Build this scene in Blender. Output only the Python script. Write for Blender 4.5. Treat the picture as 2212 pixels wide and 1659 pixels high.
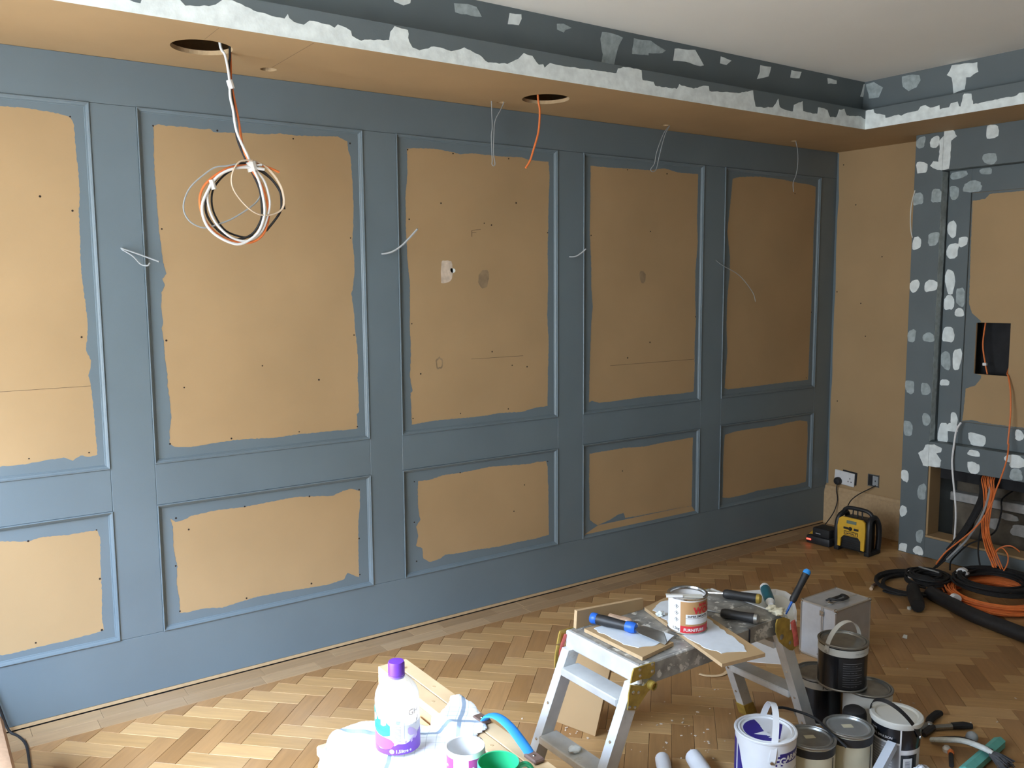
import bpy, bmesh, math, random
from mathutils import Vector, Matrix, noise
from mathutils.geometry import tessellate_polygon

sc = bpy.context.scene
for o in list(bpy.data.objects):
    bpy.data.objects.remove(o)

# ------------------------------------------------------------------ camera
CAM = Vector((-4.8654, -3.4206, 1.5540))
YAW, PITCH, ROLL, FPX = 0.60929, 0.11347, 0.00661, 1900.29
cd = bpy.data.cameras.new('camera')
cd.sensor_width = 36.0
cd.lens = FPX / 2212.0 * 36.0
cd.clip_start = 0.05
cam = bpy.data.objects.new('camera', cd)
sc.collection.objects.link(cam)
_f = Vector((math.sin(YAW) * math.cos(PITCH), math.cos(YAW) * math.cos(PITCH), -math.sin(PITCH)))
_r = Vector((math.cos(YAW), -math.sin(YAW), 0))
_d = _f.cross(_r)
_r2 = math.cos(ROLL) * _r + math.sin(ROLL) * _d
_d2 = -math.sin(ROLL) * _r + math.cos(ROLL) * _d
cam.matrix_world = Matrix(((_r2.x, -_d2.x, -_f.x, CAM.x), (_r2.y, -_d2.y, -_f.y, CAM.y),
                           (_r2.z, -_d2.z, -_f.z, CAM.z), (0, 0, 0, 1)))
sc.camera = cam

# ------------------------------------------------------------------ sky, daylight, exposure
w = bpy.data.worlds.new('overcast_sky')
sc.world = w
w.use_nodes = True
nt = w.node_tree
nt.nodes.clear()
_tc = nt.nodes.new('ShaderNodeTexCoord')
_sx = nt.nodes.new('ShaderNodeSeparateXYZ')
_rp = nt.nodes.new('ShaderNodeValToRGB')
_bg = nt.nodes.new('ShaderNodeBackground')
_ow = nt.nodes.new('ShaderNodeOutputWorld')
_mp = nt.nodes.new('ShaderNodeMapRange')
_mp.inputs['From Min'].default_value = -1.0
nt.links.new(_tc.outputs['Generated'], _sx.inputs[0])
nt.links.new(_sx.outputs['Z'], _mp.inputs['Value'])
nt.links.new(_mp.outputs[0], _rp.inputs[0])
nt.links.new(_rp.outputs[0], _bg.inputs[0])
nt.links.new(_bg.outputs[0], _ow.inputs[0])
e = _rp.color_ramp.elements
e[0].position = 0.46; e[0].color = (0.15, 0.165, 0.175, 1)     # street below the horizon
e[1].position = 1.0; e[1].color = (0.78, 1.00, 1.33, 1)        # overcast sky overhead
_x = e.new(0.52); _x.color = (0.155, 0.175, 0.195, 1)          # house fronts opposite, up to about 25 degrees
_x = e.new(0.70); _x.color = (0.165, 0.185, 0.21, 1)
_x = e.new(0.745); _x.color = (0.78, 1.00, 1.33, 1)
SKY = 62.0
_bg.inputs['Strength'].default_value = SKY

XW = -5.80                                                   # inner face of the window wall
WIN = [(-2.65, -0.55, 0.10, 2.25)]                            # y0, y1, z0, z1 of the window in the left wall
for (y0, y1, z0, z1) in WIN:                                 # portal: guides sampling of the sky through the opening
    ld = bpy.data.lights.new('window_portal', 'AREA')
    ld.shape = 'RECTANGLE'
    ld.size = y1 - y0
    ld.size_y = z1 - z0
    ld.cycles.is_portal = True
    lo = bpy.data.objects.new('window_portal', ld)
    sc.collection.objects.link(lo)
    lo.location = (XW - 0.02, (y0 + y1) / 2, (z0 + z1) / 2)
    lo.rotation_euler = (math.pi / 2, 0, -math.pi / 2)
sc.view_settings.view_transform = 'Standard'
sc.view_settings.look = 'None'
sc.view_settings.gamma = 1.0
sc.view_settings.use_curve_mapping = False
sc.view_settings.exposure = 0.0
try:
    sc.cycles.max_bounces = 10
    sc.cycles.diffuse_bounces = 6
    sc.cycles.transparent_max_bounces = 12
    sc.cycles.use_denoising = True
    sc.cycles.sample_clamp_indirect = 6.0
except Exception:
    pass

# ------------------------------------------------------------------ materials
def pm(name, col, rough=0.55, metal=0.0, var=0.08, scale=18.0, bump=0.0, bscale=None, stain=None, spec=0.5, coat=0.0):
    """procedural principled material: noise-varied colour, optional bump, optional stain colour (col, threshold, scale)"""
    m = bpy.data.materials.new(name)
    m.use_nodes = True
    t = m.node_tree
    b = t.nodes['Principled BSDF']
    b.inputs['Roughness'].default_value = rough
    b.inputs['Metallic'].default_value = metal
    b.inputs['Specular IOR Level'].default_value = spec
    if coat:
        b.inputs['Coat Weight'].default_value = coat
        b.inputs['Coat Roughness'].default_value = 0.15
    tc = t.nodes.new('ShaderNodeTexCoord')
    n = t.nodes.new('ShaderNodeTexNoise')
    n.inputs['Scale'].default_value = scale
    n.inputs['Detail'].default_value = 6
    t.links.new(tc.outputs['Object'], n.inputs['Vector'])
    r = t.nodes.new('ShaderNodeValToRGB')
    lo = [max(0, c * (1 - var)) for c in col] + [1]
    hi = [min(1, c * (1 + var)) for c in col] + [1]
    r.color_ramp.elements[0].position = 0.3
    r.color_ramp.elements[1].position = 0.7
    r.color_ramp.elements[0].color = lo
    r.color_ramp.elements[1].color = hi
    t.links.new(n.outputs['Fac'], r.inputs[0])
    out = r.outputs[0]
    if stain:
        sc_, th, ss = stain
        n2 = t.nodes.new('ShaderNodeTexNoise')
        n2.inputs['Scale'].default_value = ss
        n2.inputs['Detail'].default_value = 8
        n2.inputs['Roughness'].default_value = 0.65
        t.links.new(tc.outputs['Object'], n2.inputs['Vector'])
        r2 = t.nodes.new('ShaderNodeValToRGB')
        r2.color_ramp.elements[0].position = th
        r2.color_ramp.elements[1].position = th + 0.04
        t.links.new(n2.outputs['Fac'], r2.inputs[0])
        mx = t.nodes.new('ShaderNodeMix')
        mx.data_type = 'RGBA'
        mx.inputs[7].default_value = (*sc_, 1)
        t.links.new(r2.outputs[0], mx.inputs[0])
        t.links.new(out, mx.inputs[6])
        out = mx.outputs[2]
        if metal:
            iv = t.nodes.new('ShaderNodeMath')
            iv.operation = 'MULTIPLY_ADD'
            iv.inputs[1].default_value = -metal
            iv.inputs[2].default_value = metal
            t.links.new(r2.outputs[0], iv.inputs[0])
            t.links.new(iv.outputs[0], b.inputs['Metallic'])
    t.links.new(out, b.inputs['Base Color'])
    if bump:
        n3 = t.nodes.new('ShaderNodeTexNoise')
        n3.inputs['Scale'].default_value = bscale or scale * 6
        n3.inputs['Detail'].default_value = 4
        t.links.new(tc.outputs['Object'], n3.inputs['Vector'])
        bp = t.nodes.new('ShaderNodeBump')
        bp.inputs['Strength'].default_value = bump
        bp.inputs['Distance'].default_value = 0.002
        t.links.new(n3.outputs['Fac'], bp.inputs['Height'])
        t.links.new(bp.outputs[0], b.inputs['Normal'])
    return m

def emis(name, col, strength):
    m = pm(name, col)
    b = m.node_tree.nodes['Principled BSDF']
    b.inputs['Emission Color'].default_value = (*col, 1)
    b.inputs['Emission Strength'].default_value = strength
    return m

M = {}
M['paint'] = pm('grey_paint', (0.146, 0.188, 0.214), 0.36, var=0.05, scale=3, bump=0.08, bscale=220)
M['paint_matt'] = pm('grey_primer', (0.125, 0.152, 0.162), 0.6, var=0.06, scale=5, bump=0.1, bscale=180)
M['mdf'] = pm('bare_mdf', (0.42, 0.284, 0.148), 0.75, var=0.07, scale=2.2, bump=0.1, bscale=400, spec=0.25)
M['mdf_edge'] = pm('cut_mdf_edge', (0.50, 0.35, 0.20), 0.8, var=0.08, scale=60, spec=0.2)
M['mdf_dark'] = pm('pencil_mark', (0.13, 0.08, 0.045), 0.8)
M['stain_white'] = pm('dry_filler_smear', (0.60, 0.50, 0.40), 0.8, var=0.2, scale=40)
M['stain_grey'] = pm('greasy_smear', (0.27, 0.19, 0.11), 0.7, var=0.2, scale=30)
M['filler'] = pm('dried_filler', (0.80, 0.86, 0.86), 0.8, var=0.12, scale=26, bump=0.3, bscale=120, spec=0.2)
M['filler_thin'] = pm('thin_filler', (0.38, 0.44, 0.45), 0.8, var=0.2, scale=40, bump=0.3, bscale=120, spec=0.2)
M['ceiling'] = pm('ceiling_plaster', (0.84, 0.84, 0.80), 0.85, var=0.02, scale=2, bump=0.06, bscale=160, spec=0.2)
M['plaster'] = pm('wall_paint', (0.26, 0.27, 0.27), 0.85, var=0.04, scale=2)
M['hole'] = pm('screw_hole', (0.025, 0.015, 0.01), 0.9)
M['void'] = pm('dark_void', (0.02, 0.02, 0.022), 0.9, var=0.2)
M['alu'] = pm('scuffed_aluminium', (0.68, 0.70, 0.70), 0.42, 0.35, var=0.12, scale=14, bump=0.1, stain=((0.60, 0.60, 0.57), 0.62, 22))
M['alu_deck'] = pm('plaster_splashed_aluminium', (0.34, 0.34, 0.32), 0.5, 0.5, var=0.3, scale=24, bump=0.25, stain=((0.62, 0.61, 0.56), 0.56, 30))
M['steel'] = pm('bright_steel', (0.62, 0.63, 0.64), 0.25, 1.0, var=0.05)
M['steel_dull'] = pm('dull_steel', (0.35, 0.35, 0.33), 0.38, 0.9, var=0.15, scale=30)
M['yellow_plate'] = pm('yellow_passivated_steel', (0.42, 0.29, 0.06), 0.45, 0.35, var=0.25, scale=40)
M['yellow'] = pm('yellow_plastic', (0.72, 0.42, 0.03), 0.5, var=0.08)
M['black'] = pm('black_plastic', (0.018, 0.018, 0.020), 0.5, var=0.2, scale=40)
M['black_gloss'] = pm('black_label', (0.010, 0.011, 0.014), 0.22, var=0.2)
M['rubber'] = pm('black_rubber', (0.012, 0.012, 0.013), 0.7, var=0.3, scale=40)
M['white'] = pm('white_plastic', (0.80, 0.80, 0.80), 0.4, var=0.03)
M['offwhite'] = pm('offwhite_plastic', (0.66, 0.66, 0.61), 0.45, var=0.04)
M['orange'] = pm('orange_cable_sheath', (0.78, 0.20, 0.05), 0.5, var=0.1, scale=40)
M['grey_cable'] = pm('grey_cable_sheath', (0.33, 0.35, 0.36), 0.5, var=0.08)
M['beige'] = pm('beige_strap', (0.60, 0.47, 0.34), 0.6, var=0.1)
M['clear'] = pm('cloudy_nylon', (0.72, 0.70, 0.66), 0.3, var=0.05)
M['blue'] = pm('blue_plastic', (0.015, 0.12, 0.52), 0.4, var=0.08)
M['blue_strap'] = pm('blue_strap', (0.03, 0.27, 0.72), 0.5, var=0.08)
M['teal'] = pm('teal_plastic', (0.010, 0.11, 0.15), 0.4, var=0.1)
M['mint'] = pm('mint_foam', (0.13, 0.46, 0.40), 0.6, var=0.1, scale=30)
M['red'] = pm('red_print', (0.62, 0.03, 0.04), 0.45, var=0.06)
M['red_strap'] = pm('faded_red_strap', (0.50, 0.10, 0.08), 0.6, var=0.3, scale=60)
M['purple'] = pm('purple_plastic', (0.16, 0.045, 0.42), 0.4, var=0.08)
M['navy'] = pm('navy_print', (0.03, 0.02, 0.22), 0.35, var=0.06)
M['cream'] = pm('cream_label', (0.62, 0.58, 0.42), 0.45, 0.15, var=0.06)
M['tan'] = pm('tan_label', (0.47, 0.27, 0.12), 0.45, var=0.06)
M['ink'] = pm('black_ink', (0.02, 0.02, 0.03), 0.6)
M['grey_ink'] = pm('grey_ink', (0.30, 0.31, 0.33), 0.6)
M['putty'] = pm('cream_putty', (0.72, 0.68, 0.52), 0.7, var=0.12, scale=60, bump=0.5, bscale=90)
M['filler_wet'] = pm('smoothed_white_filler', (0.66, 0.71, 0.76), 0.55, var=0.05, scale=30, bump=0.2, bscale=60)
M['pine'] = pm('pine_board', (0.66, 0.47, 0.27), 0.6, var=0.12, scale=9, bump=0.1)
M['ply'] = pm('plywood_skin', (0.55, 0.37, 0.20), 0.6, var=0.12, scale=9)
M['brick'] = pm('dark_plaster', (0.14, 0.115, 0.085), 0.9, var=0.5, scale=9, bump=0.6, bscale=30)  # dark grey-brown, strongly mottled, for the inside of the slot
M['batten'] = pm('whitewashed_batten', (0.45, 0.44, 0.42), 0.8, var=0.2, scale=30)
M['upholstery'] = pm('brown_upholstery', (0.36, 0.22, 0.13), 0.7, var=0.1, scale=60, bump=0.2)
M['lcd'] = pm('grey_green_display', (0.16, 0.21, 0.17), 0.3)
M['led'] = emis('red_display_light', (1.0, 0.06, 0.04), 4.0)
M['screw_brown'] = pm('brown_bracket', (0.16, 0.10, 0.08), 0.45, var=0.1)

# ------------------------------------------------------------------ mesh helpers
class MB:
    def __init__(s):
        s.v = []; s.f = []; s.mi = []
    def add(s, verts, faces, mi=0):
        o = len(s.v)
        s.v += [tuple(p) for p in verts]
        s.f += [tuple(i + o for i in q) for q in faces]
        s.mi += [mi] * len(faces)
        return s
    def box(s, x0, x1, y0, y1, z0, z1, b=0.0, mi=0, mat=None):
        """axis box; b = chamfer size; mat = optional 4x4 applied to the vertices"""
        if b <= 0:
            vs = [(x, y, z) for z in (z0, z1) for y in (y0, y1) for x in (x0, x1)]
            fs = [(0, 2, 3, 1), (4, 5, 7, 6), (0, 1, 5, 4), (2, 6, 7, 3), (0, 4, 6, 2), (1, 3, 7, 5)]
        else:
            bm = bmesh.new()
            bmesh.ops.create_cube(bm, size=1.0)
            for q in bm.verts:
                q.co = Vector(((x0 + x1) / 2 + q.co.x * (x1 - x0), (y0 + y1) / 2 + q.co.y * (y1 - y0), (z0 + z1) / 2 + q.co.z * (z1 - z0)))
            bmesh.ops.bevel(bm, geom=bm.edges[:], offset=b, segments=2 if b > 0.004 else 1, affect='EDGES', profile=0.5)
            bm.verts.index_update()
            vs = [q.co.copy() for q in bm.verts]
            fs = [[q.index for q in g.verts] for g in bm.faces]
            bm.free()
        if mat is not None:
            vs = [mat @ Vector(q) for q in vs]
        return s.add(vs, fs, mi)
    def tube(s, pts, r, n=8, mi=0, cap=True, smooth=4, flat=1.0, closed=False):
        """round tube along a smoothed path; flat < 1 squashes the section; r may be a list"""
        P = [Vector(q) for q in pts]
        if smooth > 1 and len(P) > 2:
            Q = []
            m = len(P)
            rng = range(m) if closed else range(m - 1)
            for i in rng:
                if closed:
                    a, b_, c, d = P[(i - 1) % m], P[i], P[(i + 1) % m], P[(i + 2) % m]
                else:
                    a, b_, c, d = P[max(i - 1, 0)], P[i], P[i + 1], P[min(i + 2, m - 1)]
                for k in range(smooth):
                    t = k / smooth
                    Q.append(0.5 * ((2 * b_) + (c - a) * t + (2 * a - 5 * b_ + 4 * c - d) * t * t + (3 * b_ - a - 3 * c + d) * t ** 3))
            if not closed:
                Q.append(P[-1])
            rr = r
            if isinstance(r, (list, tuple)):
                rr = []
                for i in range(len(Q)):
                    t = i / max(1, len(Q) - 1) * (len(r) - 1)
                    k = min(int(t), len(r) - 2)
                    rr.append(r[k] + (r[k + 1] - r[k]) * (t - k))
            P = Q
        else:
            rr = r
        m = len(P)
        R_ = rr if isinstance(rr, (list, tuple)) else [rr] * m
        T = []
        for i in range(m):
            if closed:
                t = P[(i + 1) % m] - P[(i - 1) % m]
            else:
                t = P[min(i + 1, m - 1)] - P[max(i - 1, 0)]
            T.append(t.normalized() if t.length > 1e-9 else Vector((0, 0, 1)))
        up = Vector((0, 0, 1)) if abs(T[0].z) < 0.9 else Vector((0, 1, 0))
        N = (up - T[0] * up.dot(T[0])).normalized()
        vs = []
        for i in range(m):
            N = (N - T[i] * N.dot(T[i]))
            N = N.normalized() if N.length > 1e-6 else T[i].orthogonal().normalized()
            B = T[i].cross(N)
            for k in range(n):
                a = 2 * math.pi * k / n
                vs.append(P[i] + R_[i] * (math.cos(a) * N * flat + math.sin(a) * B))
        fs = []
        for i in range(m if closed else m - 1):
            j = (i + 1) % m
            for k in range(n):
                fs.append((i * n + k, i * n + (k + 1) % n, j * n + (k + 1) % n, j * n + k))
        if cap and not closed:
            fs.append(tuple(range(n))[::-1])
            fs.append(tuple((m - 1) * n + k for k in range(n)))
        return s.add(vs, fs, mi)
    def lathe(s, prof, n=32, c=(0, 0, 0), mi=0, mat=None, close=True):
        """prof: list of (r, z) from bottom to top"""
        vs = []; fs = []
        for (r, z) in prof:
            for k in range(n):
                a = 2 * math.pi * k / n
                vs.append(Vector((c[0] + r * math.cos(a), c[1] + r * math.sin(a), c[2] + z)))
        for i in range(len(prof) - 1):
            for k in range(n):
                fs.append((i * n + k, i * n + (k + 1) % n, (i + 1) * n + (k + 1) % n, (i + 1) * n + k))
        if close:
            if prof[0][0] > 1e-5: fs.append(tuple(range(n))[::-1])
            if prof[-1][0] > 1e-5: fs.append(tuple((len(prof) - 1) * n + k for k in range(n)))
        if mat is not None:
            vs = [mat @ q for q in vs]
        return s.add(vs, fs, mi)
    def prism(s, outer, holes, d0, d1, fn, mi=0, mi_side=None):
        """polygon (with holes) extruded from depth d0 to d1; fn(u, v, d) -> xyz"""
        loops = [outer] + list(holes)
        flat = [q for L in loops for q in L]
        tri = tessellate_polygon([[Vector((u, v, 0)) for u, v in L] for L in loops])
        n = len(flat)
        vs = [fn(u, v, d0) for u, v in flat] + [fn(u, v, d1) for u, v in flat]
        fs = [tuple(t) for t in tri] + [tuple(i + n for i in t)[::-1] for t in tri]
        s.add(vs, fs, mi)
        o = len(s.v) - len(vs)
        k = 0
        for L in loops:
            m = len(L)
            for i in range(m):
                a, b_ = k + i, k + (i + 1) % m
                s.f.append((o + a, o + b_, o + b_ + n, o + a + n))
                s.mi.append(mi if mi_side is None else mi_side)
            k += m
        return s
    def build(s, name, mats, parent=None, loc=(0, 0, 0), rz=0.0, smooth=35, rot=None, fix=True):
        me = bpy.data.meshes.new(name)
        me.from_pydata(s.v, [], s.f)
        if not isinstance(mats, (list, tuple)):
            mats = [mats]
        for m in mats:
            me.materials.append(M[m] if isinstance(m, str) else m)
        me.polygons.foreach_set('material_index', s.mi)
        if fix:
            bm = bmesh.new(); bm.from_mesh(me)
            bmesh.ops.recalc_face_normals(bm, faces=bm.faces[:])
            bm.to_mesh(me); bm.free()
        if smooth:
            me.polygons.foreach_set('use_smooth', [True] * len(me.polygons))
            me.set_sharp_from_angle(angle=math.radians(smooth))
        me.update()
        o = bpy.data.objects.new(name, me)
        sc.collection.objects.link(o)
        o.location = loc
        o.rotation_euler = rot if rot is not None else (0, 0, rz)
        if parent is not None:
            o.parent = parent
        return o

def tag(o, label=None, cat=None, group=None, kind=None):
    if label: o['label'] = label
    if cat: o['category'] = cat
    if group: o['group'] = group
    if kind: o['kind'] = kind
    return o
def thing(name, label, cat, loc=(0, 0, 0), rz=0.0, group=None, rot=None):
    o = bpy.data.objects.new(name, None)
    sc.collection.objects.link(o)
    o.empty_display_size = 0.05
    o.location = loc
    o.rotation_euler = rot if rot is not None else (0, 0, rz)
    return tag(o, label, cat, group)
def Box(name, mat, parent, x0, x1, y0, y1, z0, z1, b=0.0, **k):
    return MB().box(x0, x1, y0, y1, z0, z1, b).build(name, mat, parent, **k)
def rotz(p, a, c=(0, 0)):
    x, y = p[0] - c[0], p[1] - c[1]
    return (c[0] + x * math.cos(a) - y * math.sin(a), c[1] + x * math.sin(a) + y * math.cos(a))
def FY(y):                      # plane facing -y (main wall); depth grows towards the room
    return lambda u, v, d: (u, y - d, v)
def FX(x):                      # plane facing -x (right-hand wall)
    return lambda u, v, d: (x - d, u, v)
def FZ(z):
    return lambda u, v, d: (u, v, z + d)
def densify(poly, step, jit, rnd, closed=True):
    out = []
    n = len(poly)
    for i in range(n if closed else n - 1):
        a, b_ = poly[i], poly[(i + 1) % n]
        L = math.hypot(b_[0] - a[0], b_[1] - a[1])
        m = max(1, int(L / step))
        nx, ny = (-(b_[1] - a[1]) / L, (b_[0] - a[0]) / L) if L > 1e-9 else (0, 0)
        for k in range(m):
            t = k / m
            j = rnd.uniform(-jit, jit)
            out.append((a[0] + (b_[0] - a[0]) * t + nx * j, a[1] + (b_[1] - a[1]) * t + ny * j))
    return out
def blob(cx, cy, hx, hy, rnd, n=18):
    """irregular trowel-mark outline: something between an ellipse and a rounded rectangle"""
    out = []
    ph = rnd.uniform(0, 6.28)
    pw = rnd.uniform(0.55, 0.9)
    for k in range(n):
        a = 2 * math.pi * k / n
        c, s = math.cos(a), math.sin(a)
        r = 1 + 0.10 * math.sin(2 * a + ph) + 0.07 * math.sin(3 * a + 2 * ph) + rnd.uniform(-0.07, 0.07)
        out.append((cx + hx * r * math.copysign(abs(c) ** pw, c), cy + hy * r * math.copysign(abs(s) ** pw, s)))
    return out
def text_mesh(txt, size, bold=0.0):
    cu = bpy.data.curves.new('lettering', 'FONT')
    cu.body = txt
    cu.size = size
    cu.offset = bold
    cu.resolution_u = 2
    cu.fill_mode = 'BOTH'
    cu.extrude = 0.0
    o = bpy.data.objects.new('lettering', cu)
    sc.collection.objects.link(o)
    dg = bpy.context.evaluated_depsgraph_get()
    me = bpy.data.meshes.new_from_object(o.evaluated_get(dg))
    vs = [q.co.copy() for q in me.vertices]
    fs = [tuple(p.vertices) for p in me.polygons]
    bpy.data.objects.remove(o)
    bpy.data.curves.remove(cu)
    bpy.data.meshes.remove(me)
    return vs, fs
def lettering(txt, size, fn, mat, parent, name='lettering', bold=0.0, centre=False, sx=1.0):
    """flat printed text; fn(u, v) maps text coordinates to local space"""
    vs, fs = text_mesh(txt, size, bold)
    if not vs:
        return None
    x0 = (min(q.x for q in vs) + max(q.x for q in vs)) / 2 if centre else 0.0
    m = MB()
    m.add([fn((q.x - x0) * sx, q.y) for q in vs], fs)
    return m.build(name, mat, parent, smooth=0, fix=False)
def cyl_map(r, a0, z0):
    """text on an upright cylinder: u runs to the viewer's right round the outside"""
    return lambda u, v: (r * math.cos(a0 + u / r), r * math.sin(a0 + u / r), z0 + v)
def cyl_band(name, mat, parent, r, cols, thick=0.0004):
    """label patch on a cylinder; cols = [(angle, zlo, zhi), ...]"""
    m = MB()
    vs = []
    cc = []
    for i in range(len(cols) - 1):
        a, b_ = cols[i], cols[i + 1]
        k = max(1, int(abs(b_[0] - a[0]) / 0.16))
        for j in range(k):
            t = j / k
            cc.append(tuple(a[q] + (b_[q] - a[q]) * t for q in range(3)))
    cc.append(cols[-1])
    for (a, z0, z1) in cc:
        for rr in (r, r + thick):
            for z in (z0, z1):
                vs.append((rr * math.cos(a), rr * math.sin(a), z))
    fs = []
    for i in range(len(cc) - 1):
        o, q = i * 4, i * 4 + 4
        fs += [(o + 2, q + 2, q + 3, o + 3), (o + 3, q + 3, q + 1, o + 1), (o, q, q + 2, o + 2)]
    m.add(vs, fs)
    return m.build(name, mat, parent)

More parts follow.
